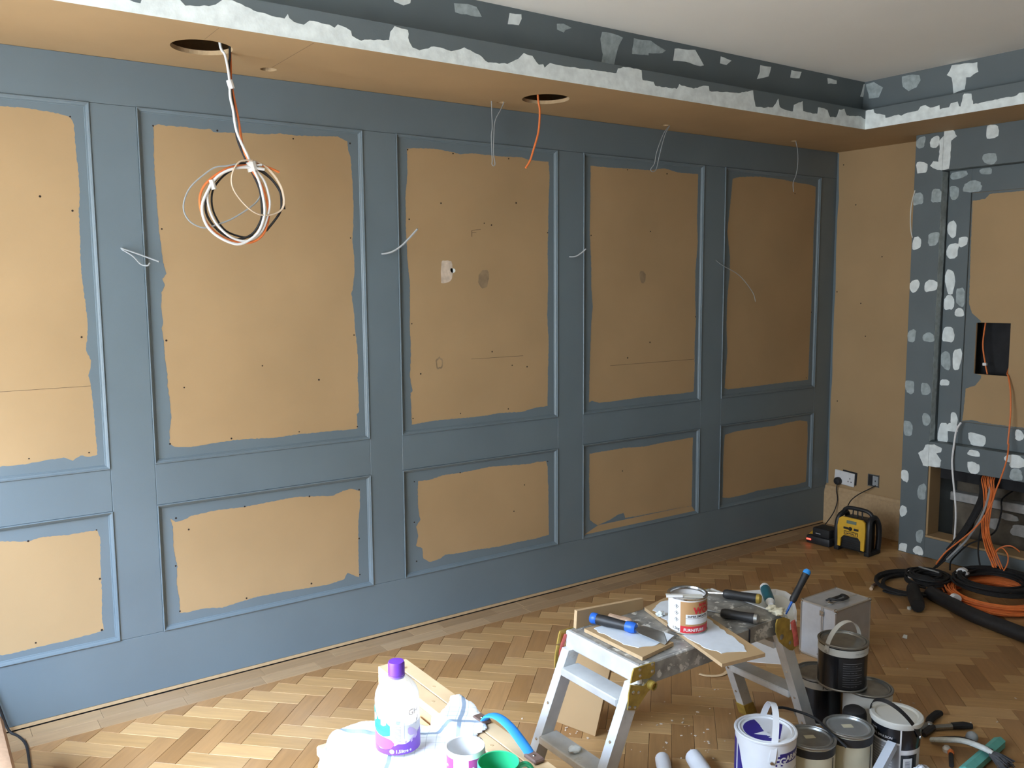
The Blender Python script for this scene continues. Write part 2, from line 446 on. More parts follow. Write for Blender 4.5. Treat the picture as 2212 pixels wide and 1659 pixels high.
# ---------------- outlines measured off the walls (metres)
BARE = {
 'P1U': [(-4.533,2.151),(-4.462,2.152),(-4.39,2.147),(-4.34,2.141),(-4.322,2.133),(-4.314,2.114),(-4.313,2.068),(-4.313,2.019),(-4.31,1.98),(-4.308,1.931),(-4.309,1.875),(-4.315,1.819),(-4.316,1.735),(-4.319,1.651),(-4.319,1.63),(-4.318,1.571),(-4.312,1.5),(-4.309,1.417),(-4.313,1.37),(-4.32,1.334),(-4.306,1.292),(-4.307,1.268),(-4.316,1.238),(-4.309,1.183),(-4.306,1.104),(-4.304,1.019),(-4.303,0.95),(-4.326,0.944),(-4.359,0.953),(-4.384,0.937),(-4.413,0.951),(-4.476,0.949),(-4.534,0.943),(-4.609,0.944),(-5.0,0.944),(-5.04,1.1),(-5.03,1.5),(-5.05,1.9),(-5.04,2.11)],
 'P2U': [(-4.052,2.131),(-4.032,2.139),(-4.006,2.136),(-3.94,2.138),(-3.885,2.135),(-3.845,2.14),(-3.837,2.13),(-3.805,2.131),(-3.713,2.137),(-3.64,2.139),(-3.574,2.147),(-3.507,2.145),(-3.415,2.151),(-3.335,2.157),(-3.292,2.142),(-3.288,2.109),(-3.277,2.07),(-3.274,2.004),(-3.272,1.938),(-3.271,1.871),(-3.274,1.804),(-3.28,1.736),(-3.274,1.669),(-3.275,1.601),(-3.285,1.533),(-3.291,1.518),(-3.281,1.431),(-3.278,1.362),(-3.271,1.288),(-3.269,1.222),(-3.273,1.153),(-3.27,1.083),(-3.271,1.012),(-3.281,1.004),(-3.28,0.943),(-3.333,0.941),(-3.383,0.944),(-3.455,0.944),(-3.536,0.945),(-3.583,0.944),(-3.642,0.941),(-3.753,0.948),(-3.818,0.949),(-3.902,0.945),(-3.973,0.94),(-4.033,0.947),(-4.05,0.961),(-4.05,0.999),(-4.041,1.06),(-4.042,1.123),(-4.048,1.177),(-4.047,1.226),(-4.052,1.275),(-4.054,1.349),(-4.058,1.398),(-4.052,1.422),(-4.056,1.47),(-4.053,1.53),(-4.04,1.556),(-4.047,1.58),(-4.032,1.6),(-4.043,1.648),(-4.046,1.708),(-4.05,1.747),(-4.052,1.818),(-4.053,1.877),(-4.055,1.955),(-4.055,2.033),(-4.052,2.091)],
 'P3U': [(-3.014,2.135),(-2.946,2.141),(-2.867,2.144),(-2.781,2.137),(-2.745,2.131),(-2.682,2.14),(-2.53,2.138),(-2.407,2.143),(-2.361,2.133),(-2.249,2.134),(-2.243,2.071),(-2.249,1.959),(-2.252,1.827),(-2.256,1.694),(-2.253,1.551),(-2.259,1.407),(-2.251,1.261),(-2.255,1.115),(-2.258,0.953),(-2.343,0.95),(-2.414,0.937),(-2.542,0.944),(-2.632,0.938),(-2.742,0.938),(-2.869,0.941),(-2.971,0.937),(-3.017,0.934),(-3.018,1.004),(-3.02,1.075),(-3.01,1.083),(-3.022,1.146),(-3.015,1.251),(-3.017,1.382),(-3.013,1.555),(-3.023,1.667),(-3.027,1.803),(-3.026,1.938),(-3.015,2.022)],
 'P4U': [(-1.987,2.134),(-1.894,2.132),(-1.785,2.135),(-1.685,2.137),(-1.582,2.139),(-1.477,2.155),(-1.369,2.139),(-1.223,2.142),(-1.224,2.046),(-1.227,1.909),(-1.218,1.772),(-1.232,1.623),(-1.231,1.474),(-1.222,1.353),(-1.229,1.222),(-1.226,1.069),(-1.23,0.947),(-1.33,0.944),(-1.483,0.946),(-1.617,0.947),(-1.722,0.944),(-1.811,0.941),(-1.929,0.941),(-1.972,0.956),(-1.993,0.947),(-1.99,1.07),(-1.985,1.209),(-1.98,1.347),(-1.97,1.438),(-1.98,1.53),(-1.981,1.666),(-1.991,1.8),(-1.988,1.979)],
 'P5U': [(-0.945,2.133),(-0.892,2.147),(-0.721,2.16),(-0.526,2.157),(-0.408,2.148),(-0.252,2.141),(-0.195,2.131),(-0.193,2.013),(-0.202,1.848),(-0.197,1.682),(-0.203,1.515),(-0.199,1.369),(-0.206,1.234),(-0.207,1.064),(-0.21,0.944),(-0.37,0.944),(-0.575,0.942),(-0.772,0.939),(-0.945,0.938),(-0.977,0.949),(-0.96,1.158),(-0.972,1.315),(-0.97,1.47),(-0.954,1.593),(-0.954,1.696),(-0.981,1.837),(-0.963,1.98),(-0.953,2.061)],
 'P1L': [(-4.626,0.684),(-4.544,0.669),(-4.501,0.677),(-4.415,0.671),(-4.32,0.672),(-4.31,0.644),(-4.315,0.549),(-4.316,0.452),(-4.321,0.337),(-4.317,0.294),(-4.347,0.288),(-4.392,0.286),(-4.465,0.282),(-4.546,0.282),(-4.61,0.278),(-4.651,0.281),(-5.03,0.281),(-5.05,0.5),(-5.04,0.684)],
 'P2L': [(-4.063,0.672),(-4.045,0.659),(-4.019,0.659),(-3.985,0.672),(-3.886,0.68),(-3.785,0.675),(-3.68,0.68),(-3.571,0.685),(-3.488,0.676),(-3.402,0.666),(-3.355,0.681),(-3.319,0.685),(-3.276,0.67),(-3.278,0.603),(-3.287,0.536),(-3.291,0.422),(-3.291,0.287),(-3.345,0.318),(-3.361,0.292),(-3.443,0.284),(-3.529,0.288),(-3.64,0.294),(-3.748,0.296),(-3.801,0.291),(-3.883,0.282),(-3.953,0.295),(-4.012,0.293),(-4.045,0.297),(-4.045,0.354),(-4.052,0.417),(-4.046,0.482),(-4.057,0.56),(-4.055,0.641)],
 'P3L': [(-2.99,0.674),(-2.934,0.671),(-2.862,0.684),(-2.76,0.683),(-2.608,0.691),(-2.49,0.684),(-2.368,0.675),(-2.327,0.68),(-2.268,0.677),(-2.259,0.647),(-2.255,0.543),(-2.253,0.425),(-2.252,0.298),(-2.328,0.294),(-2.453,0.295),(-2.573,0.293),(-2.69,0.301),(-2.788,0.302),(-2.854,0.308),(-2.884,0.294),(-2.938,0.288),(-2.973,0.314),(-2.975,0.359),(-3.007,0.378),(-2.995,0.426),(-3.005,0.466),(-2.983,0.494),(-2.993,0.552),(-2.994,0.628)],
 'P4L': [(-1.987,0.681),(-1.913,0.683),(-1.752,0.685),(-1.595,0.676),(-1.483,0.682),(-1.24,0.687),(-1.229,0.685),(-1.233,0.586),(-1.229,0.489),(-1.231,0.393),(-1.232,0.291),(-1.305,0.294),(-1.411,0.297),(-1.35,0.296),(-1.487,0.298),(-1.64,0.299),(-1.738,0.304),(-1.749,0.331),(-1.787,0.33),(-1.845,0.31),(-1.929,0.294),(-1.957,0.31),(-1.985,0.332),(-1.986,0.426),(-1.99,0.542)],
 'P5L': [(-0.966,0.673),(-0.88,0.684),(-0.732,0.686),(-0.527,0.683),(-0.422,0.69),(-0.281,0.694),(-0.203,0.679),(-0.194,0.571),(-0.198,0.464),(-0.196,0.356),(-0.2,0.292),(-0.295,0.286),(-0.404,0.291),(-0.532,0.295),(-0.667,0.3),(-0.778,0.292),(-0.916,0.292),(-0.974,0.303),(-0.972,0.39),(-0.975,0.49),(-0.973,0.589)],
}
FASCIA_MAIN = [(-4.2316,2.3786),(-4.2131,2.3794),(-4.2025,2.4048),(-4.1067,2.4214),(-4.0836,2.394),(-4.0134,2.4057),(-3.9928,2.4141),(-3.9663,2.4334),(-3.9404,2.4354),(-3.899,2.4223),(-3.862,2.4132),(-3.8134,2.4084),(-3.7747,2.4068),(-3.763,2.4217),(-3.7579,2.4095),(-3.7413,2.4018),(-3.7074,2.3966),(-3.6896,2.4125),(-3.6605,2.4145),(-3.6196,2.4103),(-3.6019,2.405),(-3.5895,2.4176),(-3.5596,2.4115),(-3.5416,2.4034),(-3.5452,2.3866),(-3.5054,2.3788),(-3.3975,2.3946),(-3.3936,2.4231),(-3.3769,2.4452),(-3.3246,2.4392),(-3.3222,2.4),(-3.3085,2.3821),(-3.2799,2.3753),(-3.2212,2.4),(-3.1818,2.3973),(-3.1485,2.3909),(-3.094,2.4125),(-3.0285,2.3963),(-2.99,2.373),(-2.9034,2.3815),(-2.8516,2.406),(-2.8253,2.4301),(-2.7838,2.427),(-2.7534,2.3954),(-2.7341,2.401),(-2.7264,2.39),(-2.699,2.4116),(-2.6597,2.4077),(-2.3534,2.4155),(-2.3444,2.4354),(-2.3167,2.4457),(-2.2604,2.4496),(-2.2127,2.4456),(-2.2074,2.4052),(-2.1442,2.406),(-2.1341,2.3919),(-2.0036,2.3947),(-1.9886,2.4142),(-1.9419,2.409),(-1.8998,2.4068),(-1.8257,2.43),(-1.8041,2.4289),(-1.7981,2.4078),(-1.6935,2.4161),(-1.5915,2.4241),(-1.5048,2.4454),(-1.4975,2.4082),(-1.4844,2.3753),(-1.4245,2.3739),(-1.3944,2.3809),(-1.3579,2.3848),(-1.3401,2.4023),(-1.3226,2.4276),(-1.3086,2.39),(-1.2769,2.3816),(-1.2071,2.3809),(-1.2022,2.4132),(-1.1387,2.436),(-1.1299,2.3888),(-1.0438,2.3855),(-1.0171,2.3883),(-1.0121,2.4213),(-0.9371,2.4169),(-0.9145,2.3822),(-0.8592,2.3877),(-0.8404,2.427),(-0.7985,2.4355),(-0.7752,2.4044),(-0.6522,2.4125),(-0.622,2.4027),(-0.6015,2.4305)]
FASCIA_RIGHT = [(-0.6187,2.4489),(-0.6358,2.4462),(-0.6404,2.4259),(-0.6848,2.4125),(-0.7032,2.4064),(-0.7017,2.3905),(-0.7782,2.3979),(-0.7926,2.3893),(-0.8131,2.3956),(-0.8813,2.4005),(-0.8939,2.4171),(-0.9205,2.4201),(-0.9446,2.4027),(-0.9901,2.4075),(-0.9943,2.3885),(-1.0404,2.3902),(-1.0478,2.4071),(-1.0822,2.4103),(-1.0897,2.3863),(-1.0992,2.3836),(-1.106,2.4332),(-1.1117,2.4423),(-1.1458,2.4351),(-1.1575,2.3859),(-1.1818,2.3848),(-1.247,2.3885),(-1.356,2.39),(-1.3667,2.3994),(-1.3868,2.3987)]
COVE_MAIN = [[(-3.359,2.5568),(-3.2863,2.5693),(-3.2867,2.5487),(-3.3124,2.5389),(-3.35,2.5433)],[(-3.1082,2.5749),(-3.0496,2.5819),(-3.0112,2.5798),(-2.9833,2.5501),(-3.0292,2.5484),(-3.0709,2.5474),(-3.1018,2.5479)],[(-2.8617,2.5814),(-2.8071,2.5861),(-2.8035,2.5702),(-2.8127,2.5451),(-2.8412,2.5465),(-2.865,2.5428)],[(-2.6325,2.5792),(-2.6003,2.583),(-2.5556,2.5739),(-2.5841,2.5622),(-2.5922,2.5518),(-2.6285,2.5585)],[(-2.3975,2.5843),(-2.3519,2.5845),(-2.2821,2.5781),(-2.2959,2.5456),(-2.3138,2.4618),(-2.3831,2.4594),(-2.3788,2.5002),(-2.3927,2.5384),(-2.4019,2.5571)],[(-2.2205,2.5838),(-2.1234,2.5877),(-2.0279,2.5629),(-2.0429,2.5502),(-2.1226,2.5392),(-2.1225,2.5287),(-2.2197,2.5223)],[(-1.977,2.5772),(-1.8514,2.5877),(-1.7797,2.5319),(-1.8013,2.5254),(-1.8979,2.5344),(-1.976,2.5275)],[(-1.6838,2.5816),(-1.6077,2.5755),(-1.6355,2.5545),(-1.6785,2.5541)],[(-1.4078,2.5807),(-1.3284,2.5833),(-1.3328,2.5398),(-1.3753,2.5268),(-1.4138,2.5181),(-1.4006,2.5507)],[(-1.1772,2.5855),(-1.0994,2.589),(-1.1044,2.5578),(-1.1732,2.5541)],[(-0.8902,2.5867),(-0.8102,2.5824),(-0.8051,2.568),(-0.8748,2.5596)],[(-0.5809,2.5906),(-0.5604,2.5973),(-0.5588,2.5285),(-0.5845,2.5299)]]
COVE_RIGHT = [[(-0.5593,2.5887),(-0.6077,2.5942),(-0.6534,2.5586),(-0.626,2.5146),(-0.5699,2.5176)],[(-0.7629,2.5897),(-0.8184,2.5905),(-0.8563,2.5814),(-0.861,2.5555),(-0.8352,2.5258),(-0.7942,2.5174),(-0.7616,2.5423)],[(-1.0231,2.5949),(-1.1449,2.5854),(-1.1471,2.5437),(-1.1083,2.5244),(-1.0895,2.5279),(-1.0798,2.4758),(-1.0266,2.4641),(-1.0164,2.5387),(-0.9964,2.5547)]]
BLOBS_FRONT = [(-0.6553,2.309,0.0283,0.029),(-0.7359,2.3018,0.0275,0.0287),(-0.6677,2.1732,0.0335,0.0291),(-0.6551,2.0046,0.027,0.035),(-0.7596,2.0132,0.0261,0.0399),(-0.6578,1.7627,0.0241,0.0388),(-0.7565,1.7829,0.0306,0.0361),(-1.0408,2.3129,0.0339,0.031),(-1.0351,2.1784,0.0367,0.0299),(-0.6554,1.5272,0.0288,0.0342),(-0.7523,1.527,0.0338,0.0336),(-0.6536,1.2475,0.026,0.0346),(-0.7538,1.2435,0.0318,0.0283),(-0.6541,0.9606,0.0277,0.04),(-0.7478,0.9548,0.0298,0.0323),(-0.7613,0.7865,0.0246,0.0324),(-0.6538,0.7216,0.0278,0.0382),(-1.0341,0.6362,0.0354,0.0152),(-1.2427,0.6841,0.0454,0.0239),(-0.6478,0.4457,0.0224,0.0356),(-0.7562,0.3732,0.0259,0.042),(-0.6454,0.2399,0.021,0.0344),(-0.754,0.1166,0.0218,0.0354),(-0.6578,0.0211,0.0255,0.0274),(-0.7508,0.0298,0.0276,0.027),(-1.0373,0.555,0.0339,0.0299),(-1.258,0.6215,0.0361,0.0286),(-1.2561,0.5471,0.035,0.0287)]
BLOBS_INNER = [(-0.833,2.1189,0.0437,0.0204),(-0.9877,2.1275,0.0307,0.0172),(-0.8189,2.0285,0.0256,0.0356),(-0.9194,2.0499,0.0562,0.0282),(-0.8161,1.8334,0.0243,0.047),(-0.8831,1.7637,0.0245,0.0274),(-0.822,1.7158,0.0329,0.0381),(-0.8197,1.5509,0.0273,0.0663),(-0.8184,1.4355,0.0274,0.0456),(-0.8859,1.4676,0.0232,0.0519),(-0.8839,1.3829,0.0233,0.0243),(-0.8222,1.2596,0.0311,0.0458),(-0.8127,1.1171,0.0262,0.0533),(-0.8842,1.129,0.0241,0.0596),(-0.819,0.9941,0.0247,0.0178),(-0.8835,0.7956,0.0215,0.0355),(-0.8186,0.7079,0.0308,0.054),(-0.9037,0.7482,0.0327,0.0213),(-1.0156,0.6893,0.0493,0.0321),(-1.2315,0.7543,0.0241,0.0268)]
POLY_FRONT = [[(-0.7854,2.3557),(-0.8346,2.352),(-0.8572,2.3157),(-0.827,2.2965),(-0.8256,2.1863),(-0.8219,2.1497),(-0.796,2.1458),(-0.7565,2.15),(-0.7153,2.1783),(-0.7324,2.2003),(-0.7615,2.1936),(-0.7653,2.2608),(-0.7597,2.3021),(-0.7833,2.3258)],[(-0.7648,0.645),(-0.8143,0.6523),(-0.8572,0.638),(-0.8549,0.6136),(-0.8274,0.6024),(-0.8572,0.5692),(-0.8521,0.5304),(-0.7924,0.5203),(-0.7562,0.5247),(-0.724,0.5898),(-0.752,0.6117)]]
BREAST_BARE = [(-0.9176,1.9769),(-0.9816,1.9818),(-1.007,2.0062),(-1.079,2.0066),(-1.1779,2.0077),(-1.2466,0.7955),(-1.1786,0.7934),(-1.0994,0.7935),(-1.0317,0.7953),(-0.976,0.8024),(-0.9237,0.7923),(-0.9295,0.8852),(-0.9336,0.9703),(-0.9868,0.9928),(-1.0121,1.0332),(-0.9994,1.3354),(-0.9455,1.382),(-0.9277,1.4299),(-0.9246,1.5811),(-0.9209,1.7178)]
WIRES = {
 'coil_orange': [(-3.86,-0.3,2.369),(-3.86,-0.3,2.309),(-3.861,-0.3,2.256),(-3.857,-0.3,2.223),(-3.849,-0.3,2.175),(-3.84,-0.3,2.122),(-3.828,-0.3,2.031),(-3.81,-0.3,1.987),(-3.8,-0.3,1.958),(-3.766,-0.3,1.907),(-3.749,-0.3,1.847),(-3.747,-0.3,1.79),(-3.769,-0.3,1.735),(-3.814,-0.3,1.706),(-3.883,-0.3,1.71),(-3.938,-0.3,1.738),(-3.973,-0.3,1.782),(-3.986,-0.3,1.836),(-3.976,-0.3,1.881),(-3.945,-0.3,1.919),(-3.891,-0.3,1.956),(-3.834,-0.3,1.971),(-3.775,-0.3,1.977),(-3.736,-0.3,1.97),(-3.701,-0.3,1.957)],
 'coil_white': [(-3.898,-0.31,2.382),(-3.881,-0.31,2.337),(-3.872,-0.31,2.285),(-3.869,-0.31,2.242),(-3.869,-0.31,2.199),(-3.861,-0.31,2.156),(-3.852,-0.312,2.083),(-3.817,-0.312,2.004),(-3.8,-0.312,1.964),(-3.778,-0.312,1.913),(-3.765,-0.312,1.845),(-3.767,-0.312,1.796),(-3.793,-0.312,1.738),(-3.845,-0.312,1.702),(-3.887,-0.312,1.702),(-3.942,-0.312,1.73),(-3.974,-0.312,1.77),(-3.982,-0.312,1.825),(-3.958,-0.312,1.881),(-3.926,-0.312,1.926),(-3.876,-0.312,1.955),(-3.819,-0.312,1.965),(-3.76,-0.312,1.962)],
 'coil_white_b': [(-3.801,-0.306,1.969),(-3.779,-0.306,1.948),(-3.756,-0.306,1.915),(-3.742,-0.306,1.855),(-3.749,-0.306,1.808),(-3.775,-0.306,1.746),(-3.827,-0.306,1.711),(-3.884,-0.306,1.721),(-3.932,-0.306,1.764),(-3.955,-0.306,1.812),(-3.96,-0.306,1.866),(-3.94,-0.306,1.911),(-3.894,-0.306,1.948),(-3.836,-0.306,1.966),(-3.766,-0.306,1.978)],
 'coil_black': [(-3.862,-0.305,2.362),(-3.867,-0.305,2.308),(-3.867,-0.305,2.259),(-3.863,-0.305,2.211),(-3.857,-0.305,2.157),(-3.847,-0.295,2.067),(-3.82,-0.295,1.995),(-3.798,-0.295,1.951),(-3.773,-0.295,1.892),(-3.768,-0.295,1.828),(-3.773,-0.295,1.785),(-3.807,-0.295,1.735),(-3.862,-0.295,1.716),(-3.914,-0.295,1.736),(-3.954,-0.295,1.779),(-3.966,-0.295,1.827),(-3.949,-0.295,1.883),(-3.917,-0.295,1.929),(-3.87,-0.295,1.967),(-3.828,-0.295,1.981),(-3.782,-0.295,1.971),(-3.736,-0.295,1.94),(-3.701,-0.295,1.896),(-3.695,-0.295,1.85),(-3.704,-0.295,1.811),(-3.755,-0.295,1.748)],
 'coil_black_b': [(-3.801,-0.29,1.731),(-3.837,-0.29,1.724),(-3.897,-0.29,1.744),(-3.929,-0.29,1.788),(-3.942,-0.29,1.832),(-3.937,-0.29,1.88),(-3.909,-0.29,1.922),(-3.869,-0.29,1.954),(-3.827,-0.29,1.969),(-3.788,-0.29,1.968),(-3.734,-0.29,1.937),(-3.703,-0.29,1.9),(-3.686,-0.29,1.863),(-3.682,-0.29,1.828)],
 'coil_grey': [(-3.805,-0.285,1.982),(-3.776,-0.287,1.938),(-3.768,-0.29,1.885),(-3.781,-0.292,1.854),(-3.819,-0.294,1.822),(-3.879,-0.297,1.785),(-3.929,-0.299,1.765),(-3.975,-0.301,1.752),(-4.019,-0.304,1.769),(-4.041,-0.306,1.804),(-4.038,-0.308,1.844),(-4.015,-0.311,1.889),(-3.97,-0.313,1.931),(-3.933,-0.315,1.957),(-3.896,-0.318,1.964),(-3.852,-0.32,1.975)],
 'coil_beige': [(-3.807,-0.325,1.988),(-3.845,-0.323,1.984),(-3.868,-0.321,1.959),(-3.88,-0.319,1.921),(-3.873,-0.317,1.885),(-3.844,-0.315,1.845),(-3.806,-0.314,1.813),(-3.767,-0.311,1.802),(-3.726,-0.31,1.809),(-3.696,-0.308,1.83),(-3.69,-0.306,1.869),(-3.704,-0.304,1.918),(-3.745,-0.302,1.969),(-3.798,-0.3,1.992)],
 'flex_orange': [(-2.531,-0.28,2.387),(-2.527,-0.28,2.361),(-2.518,-0.28,2.308),(-2.519,-0.28,2.255),(-2.527,-0.28,2.2),(-2.549,-0.28,2.138),(-2.571,-0.28,2.082),(-2.594,-0.28,2.05)],
 'tail_s2': [(-2.661,-0.118,2.367),(-2.66,-0.118,2.34),(-2.659,-0.118,2.293),(-2.657,-0.118,2.238),(-2.662,-0.118,2.204),(-2.661,-0.118,2.143),(-2.659,-0.118,2.095),(-2.661,-0.118,2.081),(-2.653,-0.118,2.073),(-2.644,-0.118,2.082),(-2.652,-0.118,2.129),(-2.649,-0.118,2.205),(-2.642,-0.118,2.267),(-2.612,-0.118,2.318),(-2.597,-0.118,2.347),(-2.593,-0.118,2.371)],
 'tail_s3': [(-1.546,-0.105,2.379),(-1.556,-0.105,2.355),(-1.596,-0.105,2.315),(-1.627,-0.105,2.259),(-1.651,-0.105,2.203),(-1.663,-0.105,2.153),(-1.688,-0.105,2.124),(-1.675,-0.105,2.113),(-1.65,-0.105,2.127),(-1.632,-0.105,2.186),(-1.608,-0.105,2.26),(-1.583,-0.105,2.317),(-1.551,-0.105,2.36)],
 'tail_s4': [(-0.602,-0.138,2.38),(-0.589,-0.138,2.346),(-0.57,-0.138,2.292),(-0.567,-0.138,2.221),(-0.581,-0.138,2.159),(-0.603,-0.138,2.117),(-0.597,-0.138,2.066)],
 'tail_w1': [(-4.188,0.004,1.691),(-4.151,-0.037,1.674),(-4.116,-0.079,1.656),(-4.086,-0.12,1.64)],
 'tail_w1b': [(-4.188,0.004,1.689),(-4.153,-0.019,1.663),(-4.132,-0.043,1.633),(-4.114,-0.067,1.627),(-4.112,-0.09,1.635)],
 'tail_w2': [(-3.151,0.004,1.684),(-3.124,-0.032,1.69),(-3.095,-0.068,1.714),(-3.066,-0.104,1.754),(-3.052,-0.14,1.785)],
 'tail_w3': [(-2.13,0.004,1.684),(-2.113,-0.027,1.685),(-2.104,-0.059,1.7),(-2.098,-0.09,1.72)],
 'tail_w4': [(-1.093,0.004,1.686),(-1.036,-0.009,1.649),(-0.928,-0.022,1.603),(-0.865,-0.034,1.551),(-0.815,-0.047,1.489),(-0.81,-0.06,1.442)],
 'breast_arc': [(-0.195,-0.637,2.053),(-0.195,-0.62,1.979),(-0.195,-0.617,1.895),(-0.195,-0.624,1.831),(-0.195,-0.634,1.794)],
 'breast_white': [(-0.17,-0.946,0.79),(-0.185,-0.932,0.751),(-0.2,-0.932,0.696),(-0.205,-0.932,0.664),(-0.211,-0.93,0.584),(-0.217,-0.941,0.504),(-0.223,-0.959,0.407),(-0.228,-0.974,0.302),(-0.234,-0.978,0.194),(-0.24,-0.978,0.151)],
 'breast_orange': [(-0.1,-1.14,1.07),(-0.125,-1.158,1.056),(-0.15,-1.185,0.983),(-0.175,-1.204,0.853),(-0.2,-1.211,0.722),(-0.2,-1.215,0.712),(-0.228,-1.224,0.64),(-0.256,-1.217,0.558),(-0.284,-1.204,0.476),(-0.312,-1.203,0.422),(-0.34,-1.178,0.337),(-0.368,-1.133,0.26),(-0.396,-1.087,0.201),(-0.424,-1.039,0.141),(-0.452,-1.017,0.095),(-0.48,-1.017,0.077)],
 'bun_black1': [(-0.12,-1.058,0.495),(-0.17,-1.084,0.415),(-0.22,-1.085,0.342),(-0.27,-1.066,0.255),(-0.32,-1.046,0.186),(-0.37,-1.025,0.128),(-0.42,-0.998,0.064),(-0.47,-0.991,0.035)],
 'bun_black2': [(-0.13,-1.073,0.495),(-0.177,-1.101,0.419),(-0.224,-1.101,0.346),(-0.271,-1.087,0.278),(-0.319,-1.065,0.208),(-0.366,-1.057,0.16),(-0.413,-1.036,0.102),(-0.46,-1.006,0.052)],
 'bun_grey': [(-0.13,-1.103,0.504),(-0.174,-1.121,0.459),(-0.219,-1.131,0.388),(-0.263,-1.129,0.322),(-0.307,-1.12,0.263),(-0.351,-1.098,0.197),(-0.396,-1.067,0.139),(-0.44,-1.051,0.1)],
 'bun_orange1': [(-0.14,-1.069,0.507),(-0.177,-1.096,0.448),(-0.214,-1.122,0.386),(-0.251,-1.141,0.323),(-0.289,-1.163,0.262),(-0.326,-1.192,0.204),(-0.363,-1.237,0.158),(-0.4,-1.274,0.112)],
 'bun_orange2': [(-0.15,-1.107,0.515),(-0.186,-1.139,0.45),(-0.221,-1.149,0.392),(-0.257,-1.157,0.328),(-0.293,-1.177,0.266),(-0.329,-1.206,0.226),(-0.364,-1.25,0.173),(-0.4,-1.294,0.124)],
 'bun_orange3': [(-0.14,-1.088,0.507),(-0.179,-1.115,0.444),(-0.217,-1.131,0.37),(-0.256,-1.137,0.305),(-0.294,-1.159,0.252),(-0.333,-1.191,0.212),(-0.371,-1.227,0.175),(-0.41,-1.286,0.114)],
 'bun_orange4': [(-0.15,-1.128,0.515),(-0.186,-1.146,0.448),(-0.221,-1.156,0.394),(-0.257,-1.165,0.311),(-0.293,-1.182,0.267),(-0.329,-1.217,0.211),(-0.364,-1.267,0.159),(-0.4,-1.314,0.112)],
 'bun_black3': [(-0.13,-1.087,0.501),(-0.178,-1.119,0.434),(-0.227,-1.13,0.353),(-0.275,-1.138,0.272),(-0.323,-1.152,0.212),(-0.372,-1.177,0.155),(-0.42,-1.214,0.107)],
 'bun_black4': [(-0.1,-1.151,0.396),(-0.144,-1.172,0.349),(-0.188,-1.183,0.293),(-0.231,-1.183,0.243),(-0.275,-1.142,0.205),(-0.319,-1.096,0.172),(-0.362,-1.058,0.113),(-0.406,-1.054,0.084),(-0.45,-1.076,0.055)],
 'bun_black5': [(-0.12,-1.052,0.394),(-0.148,-1.062,0.349),(-0.176,-1.051,0.284),(-0.204,-1.054,0.238),(-0.232,-1.027,0.192),(-0.26,-1.003,0.165)],
 'orange_loop': [(-0.36,-1.259,0.09),(-0.35,-1.245,0.133),(-0.34,-1.248,0.178),(-0.33,-1.278,0.208),(-0.32,-1.312,0.218),(-0.31,-1.337,0.205),(-0.3,-1.346,0.192)],
 'orange_loop2': [(-0.4,-1.321,0.107),(-0.386,-1.331,0.145),(-0.372,-1.323,0.185),(-0.358,-1.288,0.209),(-0.344,-1.256,0.184),(-0.33,-1.238,0.145)],
}
SCREWS = {
 'P1U': [(-4.324,2.137),(-4.335,1.817),(-4.433,1.861),(-4.331,1.376),(-4.33,0.96),(-4.521,0.961)],
 'P2U': [(-4.052,2.132),(-3.821,2.136),(-3.523,2.132),(-3.279,2.134),(-4.04,1.763),(-3.288,1.748),(-4.044,1.352),(-3.683,1.236),(-3.447,1.164),(-3.988,1.171),(-3.284,1.343),(-4.05,0.961),(-3.818,0.957),(-3.54,0.955),(-3.28,0.951)],
 'P3U': [(-3.011,2.13),(-2.783,2.131),(-2.482,2.131),(-3.01,1.835),(-2.621,1.831),(-2.581,1.824),(-3.007,1.382),(-2.584,1.238),(-2.47,1.167),(-2.382,1.155),(-2.967,1.158),(-3.01,0.961),(-2.762,0.961),(-2.494,0.959),(-2.256,1.798),(-2.849,1.911),(-2.441,1.931)],
 'P4U': [(-1.741,2.13),(-1.46,2.128),(-1.576,1.823),(-1.57,1.238),(-1.729,1.163),(-1.226,1.365),(-1.982,1.792)],
 'P5U': [(-0.199,1.366),(-0.392,2.08),(-0.229,0.957)],
 'P1L': [(-4.541,0.67),(-4.321,0.673),(-4.32,0.489),(-4.324,0.295),(-4.54,0.299)],
 'P2L': [(-4.042,0.672),(-3.777,0.677),(-3.505,0.679),(-3.28,0.675),(-3.286,0.46),(-3.287,0.299),(-3.509,0.304),(-3.785,0.3),(-4.045,0.304),(-4.052,0.486),(-3.997,0.62)],
 'P3L': [(-3.01,0.674),(-3.014,0.488),(-2.769,0.684),(-2.401,0.575),(-2.465,0.453),(-3.006,0.305),(-2.258,0.675)],
 'P4L': [(-1.76,0.562)],
 'P5L': [],
}
# ================================================================== the setting
rnd = random.Random(7)
ZS, ZF, ZC = 2.35, 2.449, 2.602          # soffit, top of fascia, ceiling
YF, XF = -0.59, -0.61                    # fascia planes
XB = -0.19                               # chimney breast front
YB = -4.7                                # back wall

